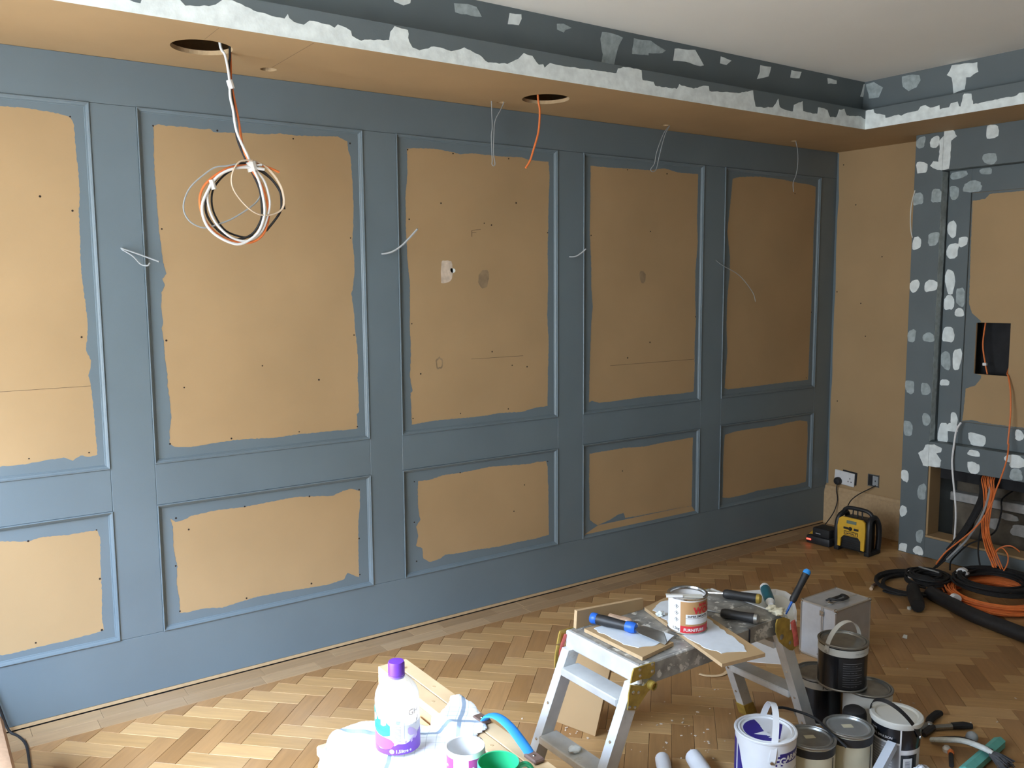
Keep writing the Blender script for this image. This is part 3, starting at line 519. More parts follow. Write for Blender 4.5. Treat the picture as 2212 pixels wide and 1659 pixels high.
# ---------------- floor: herringbone parquet
floor = Box('floor', 'void', None, XW, 0.45, YB, 0.05, -0.06, -0.0035)
tag(floor, kind='structure')
def wood_mat(name, attr):
    m = bpy.data.materials.new(name)
    m.use_nodes = True
    t = m.node_tree
    b = t.nodes['Principled BSDF']
    tc = t.nodes.new('ShaderNodeTexCoord')
    if attr:
        cn = t.nodes.new('ShaderNodeAttribute'); cn.attribute_name = 'tone'; cout = cn.outputs['Color']
        an = t.nodes.new('ShaderNodeAttribute'); an.attribute_name = 'grain'; vec = an.outputs['Vector']
    else:
        cn = t.nodes.new('ShaderNodeObjectInfo'); cout = cn.outputs['Color']
        vec = tc.outputs['Object']
    mp = t.nodes.new('ShaderNodeMapping')
    mp.inputs['Scale'].default_value = (5, 60, 8)
    t.links.new(vec, mp.inputs['Vector'])
    if not attr:
        ofs = t.nodes.new('ShaderNodeVectorMath'); ofs.operation = 'SCALE'; ofs.inputs['Scale'].default_value = 37.0
        t.links.new(cn.outputs['Location'], ofs.inputs[0])
        t.links.new(ofs.outputs[0], mp.inputs['Location'])
    n = t.nodes.new('ShaderNodeTexNoise')
    n.inputs['Scale'].default_value = 1.0
    n.inputs['Detail'].default_value = 8
    n.inputs['Roughness'].default_value = 0.6
    n.inputs['Distortion'].default_value = 0.4
    t.links.new(mp.outputs[0], n.inputs['Vector'])
    r = t.nodes.new('ShaderNodeMapRange')
    r.inputs['From Min'].default_value = 0.25; r.inputs['From Max'].default_value = 0.75
    r.inputs['To Min'].default_value = 0.84; r.inputs['To Max'].default_value = 1.14
    t.links.new(n.outputs['Fac'], r.inputs['Value'])
    mu = t.nodes.new('ShaderNodeVectorMath'); mu.operation = 'SCALE'
    t.links.new(cout, mu.inputs[0]); t.links.new(r.outputs[0], mu.inputs['Scale'])
    # worn dusty patches, fixed in the room
    geo = t.nodes.new('ShaderNodeNewGeometry')
    n2 = t.nodes.new('ShaderNodeTexNoise'); n2.inputs['Scale'].default_value = 2.3; n2.inputs['Detail'].default_value = 5
    t.links.new(geo.outputs['Position'], n2.inputs['Vector'])
    r2 = t.nodes.new('ShaderNodeMapRange')
    r2.inputs['From Min'].default_value = 0.48; r2.inputs['From Max'].default_value = 0.72
    r2.inputs['To Min'].default_value = 0.0; r2.inputs['To Max'].default_value = 0.22
    t.links.new(n2.outputs['Fac'], r2.inputs['Value'])
    mx = t.nodes.new('ShaderNodeMix'); mx.data_type = 'RGBA'
    mx.inputs[7].default_value = (0.38, 0.29, 0.21, 1)
    t.links.new(r2.outputs[0], mx.inputs[0]); t.links.new(mu.outputs[0], mx.inputs[6])
    t.links.new(mx.outputs[2], b.inputs['Base Color'])
    r3 = t.nodes.new('ShaderNodeMapRange')
    r3.inputs['To Min'].default_value = 0.34; r3.inputs['To Max'].default_value = 0.62
    t.links.new(n2.outputs['Fac'], r3.inputs['Value']); t.links.new(r3.outputs[0], b.inputs['Roughness'])
    bp = t.nodes.new('ShaderNodeBump'); bp.inputs['Strength'].default_value = 0.12; bp.inputs['Distance'].default_value = 0.002
    t.links.new(n.outputs['Fac'], bp.inputs['Height']); t.links.new(bp.outputs[0], b.inputs['Normal'])
    return m
M['parquet'] = wood_mat('parquet_block', False)
M['parquet_mass'] = wood_mat('parquet_mass', True)
BW, BL = 0.0762, 0.2286
_u = Vector((1, 1)).normalized(); _v = Vector((1, -1)).normalized()
_T = Vector((-3.6815, -0.340))
_O = _T - 3 * BW * _u
YBORD = -0.158
def clip(poly, axis, val, keep_less):
    out = []
    n = len(poly)
    for i in range(n):
        a, b_ = poly[i], poly[(i + 1) % n]
        ia = (a[axis] <= val) == keep_less
        ib = (b_[axis] <= val) == keep_less
        if ia: out.append(a)
        if ia != ib:
            t = (val - a[axis]) / (b_[axis] - a[axis])
            out.append(tuple(a[k] + (b_[k] - a[k]) * t for k in range(2)))
    return out
def block_mesh(poly, name):
    """block outline (local xy, convex) -> chamfered block with its top at z = 0"""
    n = len(poly)
    cx = sum(q[0] for q in poly) / n; cy = sum(q[1] for q in poly) / n
    def ins(d):
        out = []
        for i in range(n):
            p0, p1, p2 = (Vector(poly[i - 1]), Vector(poly[i]), Vector(poly[(i + 1) % n]))
            e1 = (p1 - p0).normalized(); e2 = (p2 - p1).normalized()
            n1 = Vector((-e1.y, e1.x)); n2 = Vector((-e2.y, e2.x))
            den = 1 + n1.dot(n2)
            out.append(p1 + (n1 + n2) * (d / max(den, 0.15)))
        return out
    A = ins(0.0005); B_ = ins(0.0013)
    vs = [(q.x, q.y, -0.003) for q in A] + [(q.x, q.y, -0.0008) for q in A] + [(q.x, q.y, 0.0) for q in B_]
    fs = [tuple(range(2 * n, 3 * n))]
    for i in range(n):
        j = (i + 1) % n
        fs += [(i, j, n + j, n + i), (n + i, n + j, 2 * n + j, 2 * n + i)]
    return vs, fs
cells = []          # (centre, angle, polygon in local axes, kind)
for a in range(-70, 71):
    for b_ in range(-40, 41):
        o2 = _O + BW * ((a + 3 * b_) * _u + (a - 3 * b_) * _v)
        for kind in (0, 1):
            if kind == 0:
                c = o2 + BW * (1.5 * _u + 0.5 * _v); ang = math.pi / 4
            else:
                c = o2 + BW * (0.5 * _u + 2.5 * _v); ang = -math.pi / 4
            if not (XW - 0.15 < c.x < 0.2 and YB - 0.15 < c.y < 0.0):
                continue
            ca, sa = math.cos(ang), math.sin(ang)
            P = [(c.x + x * ca - y * sa, c.y + x * sa + y * ca) for x, y in ((-BL / 2, -BW / 2), (BL / 2, -BW / 2), (BL / 2, BW / 2), (-BL / 2, BW / 2))]
            Q = clip(P, 1, YBORD, True)
            if Q: Q = clip(Q, 0, 0.0, True)
            if Q: Q = clip(Q, 0, XW, False)
            if Q: Q = clip(Q, 1, YB, False)
            if len(Q) < 3: continue
            ar = abs(sum(Q[i][0] * Q[(i + 1) % len(Q)][1] - Q[(i + 1) % len(Q)][0] * Q[i][1] for i in range(len(Q)))) / 2
            if ar < 2e-4: continue
            cells.append((c, ang, Q, kind, ar > 0.999 * BW * BL))
for row in range(2):                                     # two border rows along the main wall
    x = XW + rnd.uniform(-0.2, 0)
    y1 = -0.004 - row * 0.077; y0 = y1 - 0.077
    while x < 0:
        L = rnd.choice((0.15, 0.2286, 0.2286, 0.3))
        xa, xb = max(x, XW), min(x + L, 0.0)
        if xb - xa > 0.01:
            cells.append((Vector(((xa + xb) / 2, (y0 + y1) / 2)), 0.0, [(xa, y0), (xb, y0), (xb, y1), (xa, y1)], 2, False))
        x += L
camR = (_r2, _d2, _f)
def project(x, y, z=0.0):
    d = Vector((x, y, z)) - CAM
    dz = d.dot(_f)
    if dz < 0.1: return None
    return (1106 + FPX * d.dot(_r2) / dz, 829.5 + FPX * d.dot(_d2) / dz, dz)
def screen_area(Q):
    P = []
    for q in Q:
        p = project(q[0], q[1])
        if p is None: return 0.0
        P.append((min(max(p[0], -5), 2217), min(max(p[1], -5), 1664)))
    return abs(sum(P[i][0] * P[(i + 1) % len(P)][1] - P[(i + 1) % len(P)][0] * P[i][1] for i in range(len(P)))) / 2
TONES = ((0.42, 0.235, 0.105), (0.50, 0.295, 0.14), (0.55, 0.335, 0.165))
def tone(kind):  # grain sheen by laying direction is put into the colour, plus random tone
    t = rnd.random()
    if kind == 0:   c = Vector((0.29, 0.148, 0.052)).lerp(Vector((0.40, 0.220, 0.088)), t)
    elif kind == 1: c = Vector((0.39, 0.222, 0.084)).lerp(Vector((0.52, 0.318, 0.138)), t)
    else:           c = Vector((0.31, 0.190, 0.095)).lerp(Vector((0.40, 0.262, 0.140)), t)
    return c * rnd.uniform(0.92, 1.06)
order = sorted(range(len(cells)), key=lambda i: -screen_area(cells[i][2]))
single = set(order[:300])
full_vs, full_fs = block_mesh([(-BL / 2, -BW / 2), (BL / 2, -BW / 2), (BL / 2, BW / 2), (-BL / 2, BW / 2)], 'b')
full_me = bpy.data.meshes.new('parquet_block')
full_me.from_pydata(full_vs, [], full_fs)
full_me.materials.append(M['parquet'])
mv, mf, mt, mg = [], [], [], []
for i, (c, ang, Q, kind, whole) in enumerate(cells):
    col = tone(kind)
    dz = rnd.uniform(-0.0004, 0.0004)
    ca, sa = math.cos(-ang), math.sin(-ang)
    loc = [((q[0] - c.x) * ca - (q[1] - c.y) * sa, (q[0] - c.x) * sa + (q[1] - c.y) * ca) for q in Q]
    if sum(loc[k][0] * loc[(k + 1) % len(loc)][1] - loc[(k + 1) % len(loc)][0] * loc[k][1] for k in range(len(loc))) < 0:
        loc = loc[::-1]
    if i in single:
        if whole:
            me = full_me
        else:
            vs, fs = block_mesh(loc, 'b')
            me = bpy.data.meshes.new('parquet_block')
            me.from_pydata(vs, [], fs)
            me.materials.append(M['parquet'])
        o = bpy.data.objects.new('parquet_block', me)
        sc.collection.objects.link(o)
        o.location = (c.x, c.y, dz)
        o.rotation_euler = (rnd.uniform(-0.002, 0.002), rnd.uniform(-0.001, 0.001), ang)
        o.color = (col.x, col.y, col.z, 1)
        o.parent = floor
    else:
        vs, fs = block_mesh(loc, 'b')
        k0 = len(mv)
        g0 = (rnd.uniform(-50, 50), rnd.uniform(-50, 50), 0)
        mv += [(c.x + x * math.cos(ang) - y * math.sin(ang), c.y + x * math.sin(ang) + y * math.cos(ang), z + dz) for x, y, z in vs]
        mf += [tuple(q + k0 for q in f) for f in fs]
        mt += [(col.x, col.y, col.z, 1)] * len(vs)
        mg += [(x + g0[0], y + g0[1], z) for x, y, z in vs]
me = bpy.data.meshes.new('parquet_blocks')
me.from_pydata(mv, [], mf)
at = me.attributes.new('tone', 'FLOAT_COLOR', 'POINT')
at.data.foreach_set('color', [k for q in mt for k in q])
at = me.attributes.new('grain', 'FLOAT_VECTOR', 'POINT')
at.data.foreach_set('vector', [k for q in mg for k in q])
me.materials.append(M['parquet_mass'])
o = bpy.data.objects.new('parquet_blocks', me)
sc.collection.objects.link(o)
o.parent = floor
o['kind'] = 'stuff'

# ---------------- room shell out of view: window wall, back wall, ceiling
ww = MB()
(wy0, wy1, wz0, wz1) = WIN[0]
ww.prism([(YB - 0.1, -0.06), (0.1, -0.06), (0.1, 2.75), (YB - 0.1, 2.75)], [[(wy0, wz0), (wy1, wz0), (wy1, wz1), (wy0, wz1)]], 0.0, 0.25, lambda u, v, d: (XW - d, u, v))
tag(ww.build('wall_left', 'plaster'), kind='structure')
win = tag(thing('window_1', None, None, (XW, 0, 0)), kind='structure')
for k in range(4):
    y = wy0 + (wy1 - wy0) * k / 3
    Box('window_frame', 'white', win, -0.14, -0.08, y - 0.03, y + 0.03, wz0, wz1, 0.004)
for z in (wz0 + 0.025, wz0 + 1.15, wz1 - 0.025):
    Box('window_frame', 'white', win, -0.14, -0.08, wy0, wy1, z - 0.025, z + 0.025, 0.004)
Box('window_sill', 'white', win, -0.10, 0.07, wy0 - 0.05, wy1 + 0.05, wz0 - 0.04, wz0, 0.006)
tag(Box('wall_back', 'plaster', None, XW - 0.25, 0.5, YB - 0.1, YB, -0.06, 2.75), kind='structure')
tag(Box('wall_far', 'plaster', None, 0.0, 0.25, YB - 0.1, -2.365, -0.06, 2.75), kind='structure')
tag(Box('wall_outer', 'plaster', None, 0.26, 0.5, YB - 0.1, 0.1, -0.06, 2.75), kind='structure')
tag(Box('ceiling', 'ceiling', None, XW - 0.25, 0.5, YB - 0.1, 0.1, ZC, 2.75), kind='structure')

# ---------------- panelled main wall
wall = Box('wall_main', 'mdf_edge', None, XW - 0.25, 0.25, 0.019, 0.12, -0.06, 2.75)
tag(wall, kind='structure')
PX = {'P1': (-5.134, -4.264), 'P2': (-4.110, -3.227), 'P3': (-3.072, -2.202), 'P4': (-2.041, -1.186), 'P5': (-1.018, -0.156)}
UT, UB, LT, LB = 2.191, 0.892, 0.735, 0.242
G = 0.0004
PY = 0.010                                # face of the sunk panels
def board(name, x0, x1, z0, z1):
    return Box(name, 'paint', wall, x0 + G, x1 - G, 0.0, 0.019, z0 + G, z1 - G, 0.0012)
board('top_rail', XW, 0.0, UT, ZS)
board('bottom_rail', XW, 0.0, 0.016, LB)
ks = list(PX)
edges = [(XW, PX['P1'][0])] + [(PX[ks[i]][1], PX[ks[i + 1]][0]) for i in range(4)] + [(PX['P5'][1], 0.0)]
for (x0, x1) in edges:
    board('stile', x0, x1, LB, UT)
for k in ks:
    board('middle_rail', PX[k][0], PX[k][1], LT, UB)
Box('bare_bottom_edge', 'mdf_edge', wall, XW, 0.0, -0.001, 0.019, 0.0035, 0.0155)
PROF = [(d * 0.58, y) for d, y in [(0.0, 0.004), (0.0, -0.0030), (0.0015, -0.0044), (0.0055, -0.0050), (0.0085, -0.0040), (0.0095, -0.0010), (0.0125, -0.0004),
        (0.0165, 0.0008), (0.0205, 0.0034), (0.0225, 0.0062), (0.0245, 0.0058), (0.0275, 0.0075), (0.029, 0.0102)]]
def moulding(x0, x1, z0, z1, parent):
    C4 = [(x0, z0, 1, 1), (x1, z0, -1, 1), (x1, z1, -1, -1), (x0, z1, 1, -1)]
    for s in range(4):
        a, b_ = C4[s], C4[(s + 1) % 4]
        m = MB(); vs = []
        for (d, y) in PROF:
            vs.append((a[0] + a[2] * d, y, a[1] + a[3] * d)); vs.append((b_[0] + b_[2] * d, y, b_[1] + b_[3] * d))
        n = len(PROF)
        fs = [(2 * i, 2 * i + 1, 2 * i + 3, 2 * i + 2) for i in range(n - 1)] + [(0, 2 * n - 2, 2 * n - 1, 1)]
        m.add(vs, fs)
        m.build('moulding', 'paint', parent, smooth=25)
for k in ks:
    for part, (z0, z1) in (('U', (UB, UT)), ('L', (LB, LT))):
        x0, x1 = PX[k]
        moulding(x0, x1, z0, z1, wall)
        pan = Box('panel', 'mdf', wall, x0, x1, PY, 0.019, z0, z1)
        g = 0.0155
        outer = [(x0 + g, z0 + g), (x1 - g, z0 + g), (x1 - g, z1 - g), (x0 + g, z1 - g)]
        bare = BARE[k + part]
        bare = [(min(max(x, x0 + g + .004), x1 - g - .004), min(max(z, z0 + g + .004), z1 - g - .004)) for x, z in bare]
        inner = densify(bare, 0.007, 0.0014, rnd)
        m = MB(); m.prism(outer, [inner], 0.0, 0.0005, FY(PY))
        m.build('brushed_paint_border', 'paint', pan, smooth=0)
        if SCREWS[k + part]:
            m = MB()
            for (sx, sz) in SCREWS[k + part]:
                r = rnd.uniform(0.0028, 0.0042)
                m.lathe([(r, 0.0), (r, 0.0008)], 8, mat=Matrix.Translation((sx, PY, sz)) @ Matrix.Rotation(math.pi / 2, 4, 'X'))
            so = m.build('screw_holes', 'hole', pan, smooth=0)
            so['kind'] = 'stuff'
        def mark(name, mat, pts, th=0.0003):
            m = MB(); m.prism(pts, [], 0.0, th, FY(PY)); m.build(name, mat, pan, smooth=0)
        if k + part == 'P3U':
            mark('filler_smear', 'stain_white', [(-2.826 + x, 1.61 + z) for x, z in blob(0, 0, 0.028, 0.055, rnd)])
            mark('filler_spot', 'filler', [(-2.793 + x, 1.615 + z) for x, z in blob(0, 0, 0.013, 0.010, rnd)])
            mark('greasy_mark', 'stain_grey', [(-2.627 + x, 1.578 + z) for x, z in blob(0, 0, 0.030, 0.040, rnd)])
            mark('pencil_line', 'mdf_dark', [(-2.70, 1.2085), (-2.405, 1.2085), (-2.405, 1.2105), (-2.70, 1.2100)])
            th = [(0.022 + rnd.uniform(-0.003, .003)) for _ in range(16)]
            ro = [(-2.87 + 0.9 * th[i] * math.cos(i * math.pi / 8), 1.20 + 1.25 * th[i] * math.sin(i * math.pi / 8)) for i in range(16)]
            ri = [(-2.87 + 0.6 * th[i] * math.cos(i * math.pi / 8), 1.20 + 0.85 * th[i] * math.sin(i * math.pi / 8)) for i in range(16)]
            m = MB(); m.prism(ro, [ri], 0.0, 0.0003, FY(PY)); m.build('ring_stain', 'stain_grey', pan, smooth=0)
            for q in ([(-2.690, 1.795), (-2.640, 1.802), (-2.640, 1.804), (-2.690, 1.797)], [(-2.690, 1.768), (-2.687, 1.768), (-2.687, 1.797), (-2.690, 1.797)], [(-2.690, 1.785), (-2.665, 1.788), (-2.665, 1.79), (-2.690, 1.787)]):
                mark('pencil_line', 'mdf_dark', q)
        if k + part == 'P4U':
            mark('greasy_mark', 'stain_grey', [(-1.628 + x, 1.585 + z) for x, z in blob(0, 0, 0.022, 0.032, rnd)])
            mark('pencil_line', 'mdf_dark', [(-1.85, 1.128), (-1.23, 1.128), (-1.23, 1.130), (-1.85, 1.130)])
        if k + part == 'P1U':
            mark('pencil_line', 'mdf_dark', [(-4.75, 1.1995), (-4.31, 1.1995), (-4.31, 1.201), (-4.75, 1.201)])

# ---------------- dropped soffit with light holes, fascia, cove
HOLES = [(-3.959, -0.312, 0.100, 40), (-2.485, -0.280, 0.103, 40), (-3.668, -0.139, 0.030, 20), (-2.607, -0.115, 0.020, 16), (-1.590, -0.103, 0.020, 14), (-0.612, -0.137, 0.018, 14)]
hl = [[(cx + r * math.cos(2 * math.pi * i / n), cy + r * math.sin(2 * math.pi * i / n)) for i in range(n)] for cx, cy, r, n in HOLES]
m = MB()
m.prism([(XW, 0.02), (0.25, 0.02), (0.25, YB), (XF + 0.004, YB), (XF + 0.004, YF + 0.004), (XW, YF + 0.004)], hl, 0.0, 0.015, FZ(ZS), mi=0, mi_side=1)
soff = m.build('trim_1', ['mdf', 'mdf_edge'], None, smooth=0)
tag(soff, kind='structure')
m = MB(); m.box(-3.669, -3.6675, YF + 0.02, -0.175, ZS - 0.0002, ZS + 0.001)
m.box(-3.98, -3.979, YF + 0.02, -0.42, ZS - 0.0002, ZS + 0.001)
m.build('pencil_line', 'mdf_dark', soff, smooth=0)
def fascia_profile():
    # (out from the fascia plane into the void, height): fascia face, ledge, concave cove up to the ceiling
    P = [(0.0, ZS - 0.001), (0.0, ZF)]
    P += [(0.055, ZF), (0.062, ZF + 0.012)]
    for i in range(1, 8):
        t = i / 7
        P.append((0.062 - 0.026 * t ** 1.6, ZF + 0.012 + (ZC - ZF - 0.012) * t))
    return P
FP = fascia_profile()
n = len(FP)
def sweep(name, i0, i1, mat, parent):
    """L-shaped sweep along the main wall, round the inner corner, along the right wall"""
    m = MB(); vs = []
    for (d, z) in FP[i0:i1]:
        vs += [(XW, YF + d, z), (XF + d, YF + d, z), (XF + d, YB, z)]
    k = i1 - i0
    fs = []
    for i in range(k - 1):
        a = 3 * i
        fs += [(a, a + 1, a + 4, a + 3), (a + 1, a + 2, a + 5, a + 4)]
    m.add(vs, fs)
    o = m.build(name, mat, parent, smooth=30, fix=False)
    return o
fas = sweep('trim_2', 0, 4, 'paint_matt', None)
tag(fas, kind='structure')
cov = sweep('cove', 3, n, 'paint_matt', fas)
# white filler along the fascia's lower edge (traced outline), and on the cove
r2 = random.Random(3)
top = [(x, min(z, ZF - 0.002)) for x, z in FASCIA_MAIN]
top = [(XW, 2.43), (-5.0, 2.42), (-4.6, 2.428), (-4.35, 2.43)] + [q for q in top if q[0] > -4.33]
top = [(x, max(z, ZS + 0.012)) for x, z in top if x < XF]
for i in range(1, len(top)):
    if top[i][0] <= top[i - 1][0]: top[i] = (top[i - 1][0] + 0.002, top[i][1])
top = [q for q in top if q[0] < XF - 0.004]
dt = densify(top + [(XF, top[-1][1])], 0.012, 0.002, r2, closed=False) + [(XF, top[-1][1])]
poly = [(XW, ZS - 0.001)] + dt + [(XF, ZS - 0.001)]
m = MB(); m.prism(poly, [], 0.0, 0.0012, FY(YF)); m.build('filler_band', 'filler', fas, smooth=0)
topr = [(y, min(max(z, ZS + 0.012), ZF - 0.002)) for y, z in FASCIA_RIGHT]
topr = [q for q in topr if q[0] < YF - 0.004]
for i in range(1, len(topr)):
    if topr[i][0] >= topr[i - 1][0]: topr[i] = (topr[i - 1][0] - 0.002, topr[i][1])
dt = densify([(YF, 2.445)] + topr + [(-1.8, 2.40), (-2.6, 2.41), (-4.6, 2.40)], 0.012, 0.002, r2, closed=False) + [(-4.6, 2.40)]
poly = [(YF, ZS - 0.001)] + dt + [(-4.6, ZS - 0.001)]
m = MB(); m.prism(poly, [], 0.0, 0.0012, FX(XF)); m.build('filler_band', 'filler', fas, smooth=0)
def cove_y(z):
    t = min(max((z - ZF - 0.012) / (ZC - ZF - 0.012), 0), 1)
    return 0.062 - 0.026 * t ** 1.6
def cove_patch(poly, main):
    """patch that follows the cove: bands cut at fixed heights"""
    poly = [(u, min(max(z, ZF + 0.012), ZC - 0.002)) for u, z in densify(poly, 0.02, 0.002, r2)]
    m = MB()
    zs = [ZF + 0.012 + (ZC - ZF - 0.012) * i / 7 for i in range(8)]
    for i in range(7):
        q = clip(clip(poly, 1, zs[i], False), 1, zs[i + 1], True) if len(poly) > 2 else []
        if len(q) < 3: continue
        tri = tessellate_polygon([[Vector((a, b_, 0)) for a, b_ in q]])
        vs = []
        for a, z in q:
            d = cove_y(z) - 0.0012
            vs.append((a, YF + d, z) if main else (XF + d, a, z))
        m.add(vs, [tuple(t) for t in tri])
    if m.f:
        m.build('filler_patch', 'filler_thin' if r2.random() < .35 else 'filler', cov, smooth=0)
for q in COVE_MAIN: cove_patch(q, True)
for q in COVE_RIGHT: cove_patch(q, False)
# thin seam of filler against the ceiling edge
# ---------------- right-hand wall: alcove, skirting
wr = MB()
wr.box(0.0, 0.02, -0.64, 0.0, 0.0, ZS)
alc = tag(wr.build('wall_right', 'mdf', None, smooth=0), kind='structure')
sm = []
for i in range(40):
    z = 0.26 + (ZS - 0.27) * i / 39
    sm.append((-0.012 - 0.012 * noise.noise(Vector((0, z * 2.3, 4))) - (0.02 if z > 2.0 else 0) * max(0, noise.noise(Vector((1, z * 6, 2)))) - abs(r2.uniform(0, 0.003)), z))
m = MB(); m.prism([(0.0, 0.26)] + [(min(-0.003, a), b_) for a, b_ in sm] + [(0.0, ZS)], [], 0.0, 0.0005, FX(0.0)); m.build('brushed_paint_border', 'paint', alc, smooth=0)
m = MB()
for (y, z) in ((-0.045, 2.27), (-0.14, 2.02), (-0.03, 1.49), (-0.20, 1.42), (-0.24, 1.22), (-0.06, 0.80), (-0.33, 1.70)):
    m.lathe([(0.004, 0), (0.004, 0.0008)], 8, mat=Matrix.Translation((0.0, y, z)) @ Matrix.Rotation(-math.pi / 2, 4, 'Y'))
so = m.build('screw_holes', 'hole', alc, smooth=0); so['kind'] = 'stuff'
sk = MB()
sp = [(0.0, 0.0), (-0.021, 0.0), (-0.021, 0.205), (-0.019, 0.212), (-0.019, 0.222), (-0.012, 0.232), (-0.010, 0.246), (-0.006, 0.25), (0.0, 0.25)]
vs = [(x, y, z) for y in (-0.64, -0.0005) for x, z in sp]
k = len(sp)
sk.add(vs, [(i, (i + 1) % k, k + (i + 1) % k, k + i) for i in range(k)] + [tuple(range(k)), tuple(range(k, 2 * k))])
tag(sk.build('baseboard_right', 'mdf_edge', None, smooth=25), kind='structure')

# ---------------- chimney breast with recessed panel and open hearth slot
br = tag(thing('wall_chimney', None, None, (0, 0, 0)), kind='structure')
YE = -2.37
Y0, Y1 = -0.627, -0.785                   # left pillar
XR = XB + 0.063                           # recessed frame face
def bb(name, mat, x0, x1, y0, y1, z0, z1, b=0.0012):
    return Box(name, mat, br, x0, x1, min(y0, y1), max(y0, y1), z0, z1, b)
pil = bb('pillar', 'paint_matt', XB, 0.16, Y0, Y1, 0.0, ZS)
bb('pillar', 'paint_matt', XB, 0.16, YE - Y0 + Y1 - 0.0 if False else YE + 0.158, YE, 0.0, ZS)
trl = bb('top_rail', 'paint_matt', XB + 0.0006, 0.0, Y1, YE + 0.158, 2.146, ZS)
brl = bb('bottom_rail', 'paint_matt', XB + 0.0006, XB + 0.11, Y1, YE + 0.158, 0.525, 0.664)
sil = bb('sill_board', 'mdf', XB + 0.002, XB + 0.13, Y1, YE + 0.158, 0.118, 0.130)
bb('plinth_board', 'paint_matt', XB + 0.0006, XB + 0.02, Y1, YE + 0.158, 0.0035, 0.1175)
bb('slot_side', 'mdf', XB + 0.004, XB + 0.115, Y1 - 0.0005, Y1 - 0.012, 0.131, 0.5245)
# recessed frame: four boards, panel with cut-out
IY, IT, IB = -0.914, 2.019, 0.787
fl = bb('frame_board', 'paint_matt', XR, XR + 0.02, Y1 - 0.006, IY, 0.665, 2.145)
ft = bb('frame_board', 'paint_matt', XR + 0.0003, XR + 0.02, IY + 0.0004, YE + 0.28, IT, 2.145)
fb = bb('frame_board', 'paint_matt', XR + 0.0003, XR + 0.02, IY + 0.0004, YE + 0.28, 0.665, IB)
bb('frame_board', 'paint_matt', XR, XR + 0.02, YE + 0.28, YE + 0.158, 0.665, 2.145)
XP = XR + 0.012
ho = [(-0.9735, 1.0545), (-1.1520, 1.0550), (-1.1510, 1.3325), (-0.9735, 1.3310)]
m = MB(); m.prism([(IY + 0.02, IB - 0.02), (YE + 0.26, IB - 0.02), (YE + 0.26, IT + 0.02), (IY + 0.02, IT + 0.02)], [ho], -0.012, 0.0, FX(XP), mi=0, mi_side=1)
pan = m.build('panel', ['mdf', 'mdf_edge'], br, smooth=0)
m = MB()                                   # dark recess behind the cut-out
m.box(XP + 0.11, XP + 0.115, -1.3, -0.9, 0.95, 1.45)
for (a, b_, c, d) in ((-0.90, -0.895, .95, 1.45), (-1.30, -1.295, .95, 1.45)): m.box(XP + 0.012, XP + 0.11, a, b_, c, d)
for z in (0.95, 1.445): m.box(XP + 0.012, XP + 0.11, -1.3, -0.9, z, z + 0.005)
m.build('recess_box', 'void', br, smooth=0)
# paint brushed over the panel edge
inn = [(y, z) for y, z in BREAST_BARE]
left = [(y, z) for y, z in inn]
pp = [(IY - 0.0005, IT - 0.001)] + [(-1.7, IT - 0.001), (-1.7, IB + 0.001)] + [(IY - 0.0005, IB + 0.001)]
hole_in = densify([(min(max(y, -1.65), IY - 0.004), min(max(z, IB + 0.004), IT - 0.004)) for y, z in ([(y, z) for y, z in left[:5]] + [(-1.6, 1.99), (-1.6, 0.83)] + left[5:])], 0.008, 0.0012, r2)
# keep the film off the cut-out: skip points inside it
def inside(q): return -1.1525 < q[0] < -0.9725 and 1.0535 < q[1] < 1.3335
hole_in = [(-0.9725, q[1]) if inside(q) else q for q in hole_in]
m = MB(); m.prism(pp, [hole_in], 0.0, 0.0005, FX(XP)); m.build('brushed_paint_border', 'paint_matt', pan, smooth=0)
pn = 0
for (y, z, hy, hz) in BLOBS_FRONT:
    host = trl if z > 2.15 and y < Y1 else (brl if y < Y1 and z > 0.5 else pil)
    if host is pil:
        y = min(max(y, Y1 + hy), Y0 - hy)
    hy, hz = hy, hz
    if host is not pil:
        z = min(max(z, (2.146 if host is trl else 0.525) + hz * 1.12), (ZS if host is trl else 0.664) - hz * 1.12)
    pn += 1
    m = MB(); m.prism([(min(a, Y0) if host is pil else a, max(0.004, c)) for a, c in blob(y, z, hy, hz, r2)], [], 0.0, 0.0007 + 0.00003 * pn, FX(XB + (0 if host is pil else 0.0006)))
    m.build('filler_patch', 'filler_thin' if r2.random() < .45 else 'filler', host, smooth=0)
for (y, z, hy, hz) in BLOBS_INNER:
    host = fl if y > IY else (ft if z > 1.5 else fb)
    if host is fl:
        hy = min(hy, 0.052); y = min(max(y, IY + hy * 1.12), Y1 - 0.008 - hy * 1.12)
    elif host is ft: z = min(max(z, IT + hz * 1.1), 2.143 - hz * 1.1)
    else: z = min(max(z, 0.667 + hz * 1.1), IB - hz * 1.1)
    pn += 1
    m = MB(); m.prism(blob(y, z, hy, hz, r2), [], 0.0, 0.0003 + 0.00002 * pn, FX(XR + (0 if host is fl else 0.0003)))
    m.build('filler_patch', 'filler_thin' if r2.random() < .25 else 'filler', host, smooth=0)
for i, poly in enumerate(POLY_FRONT):
    q = densify(poly, 0.012, 0.002, r2)
    for host, a0, a1 in ((pil, Y1 + 0.0005, 0), (trl if i == 0 else brl, -9, Y1 - 0.0005)):
        c = clip(clip(q, 0, a0, False), 0, a1, True)
        if host is trl: c = clip(c, 1, 2.147, False)
        if host is brl: c = clip(clip(c, 1, 0.663, True), 1, 0.526, False)
        if len(c) > 2:
            m = MB(); m.prism(c, [], 0.0, 0.0022, FX(XB + (0 if host is pil else 0.0006)))
            m.build('filler_patch', 'filler', host, smooth=0)
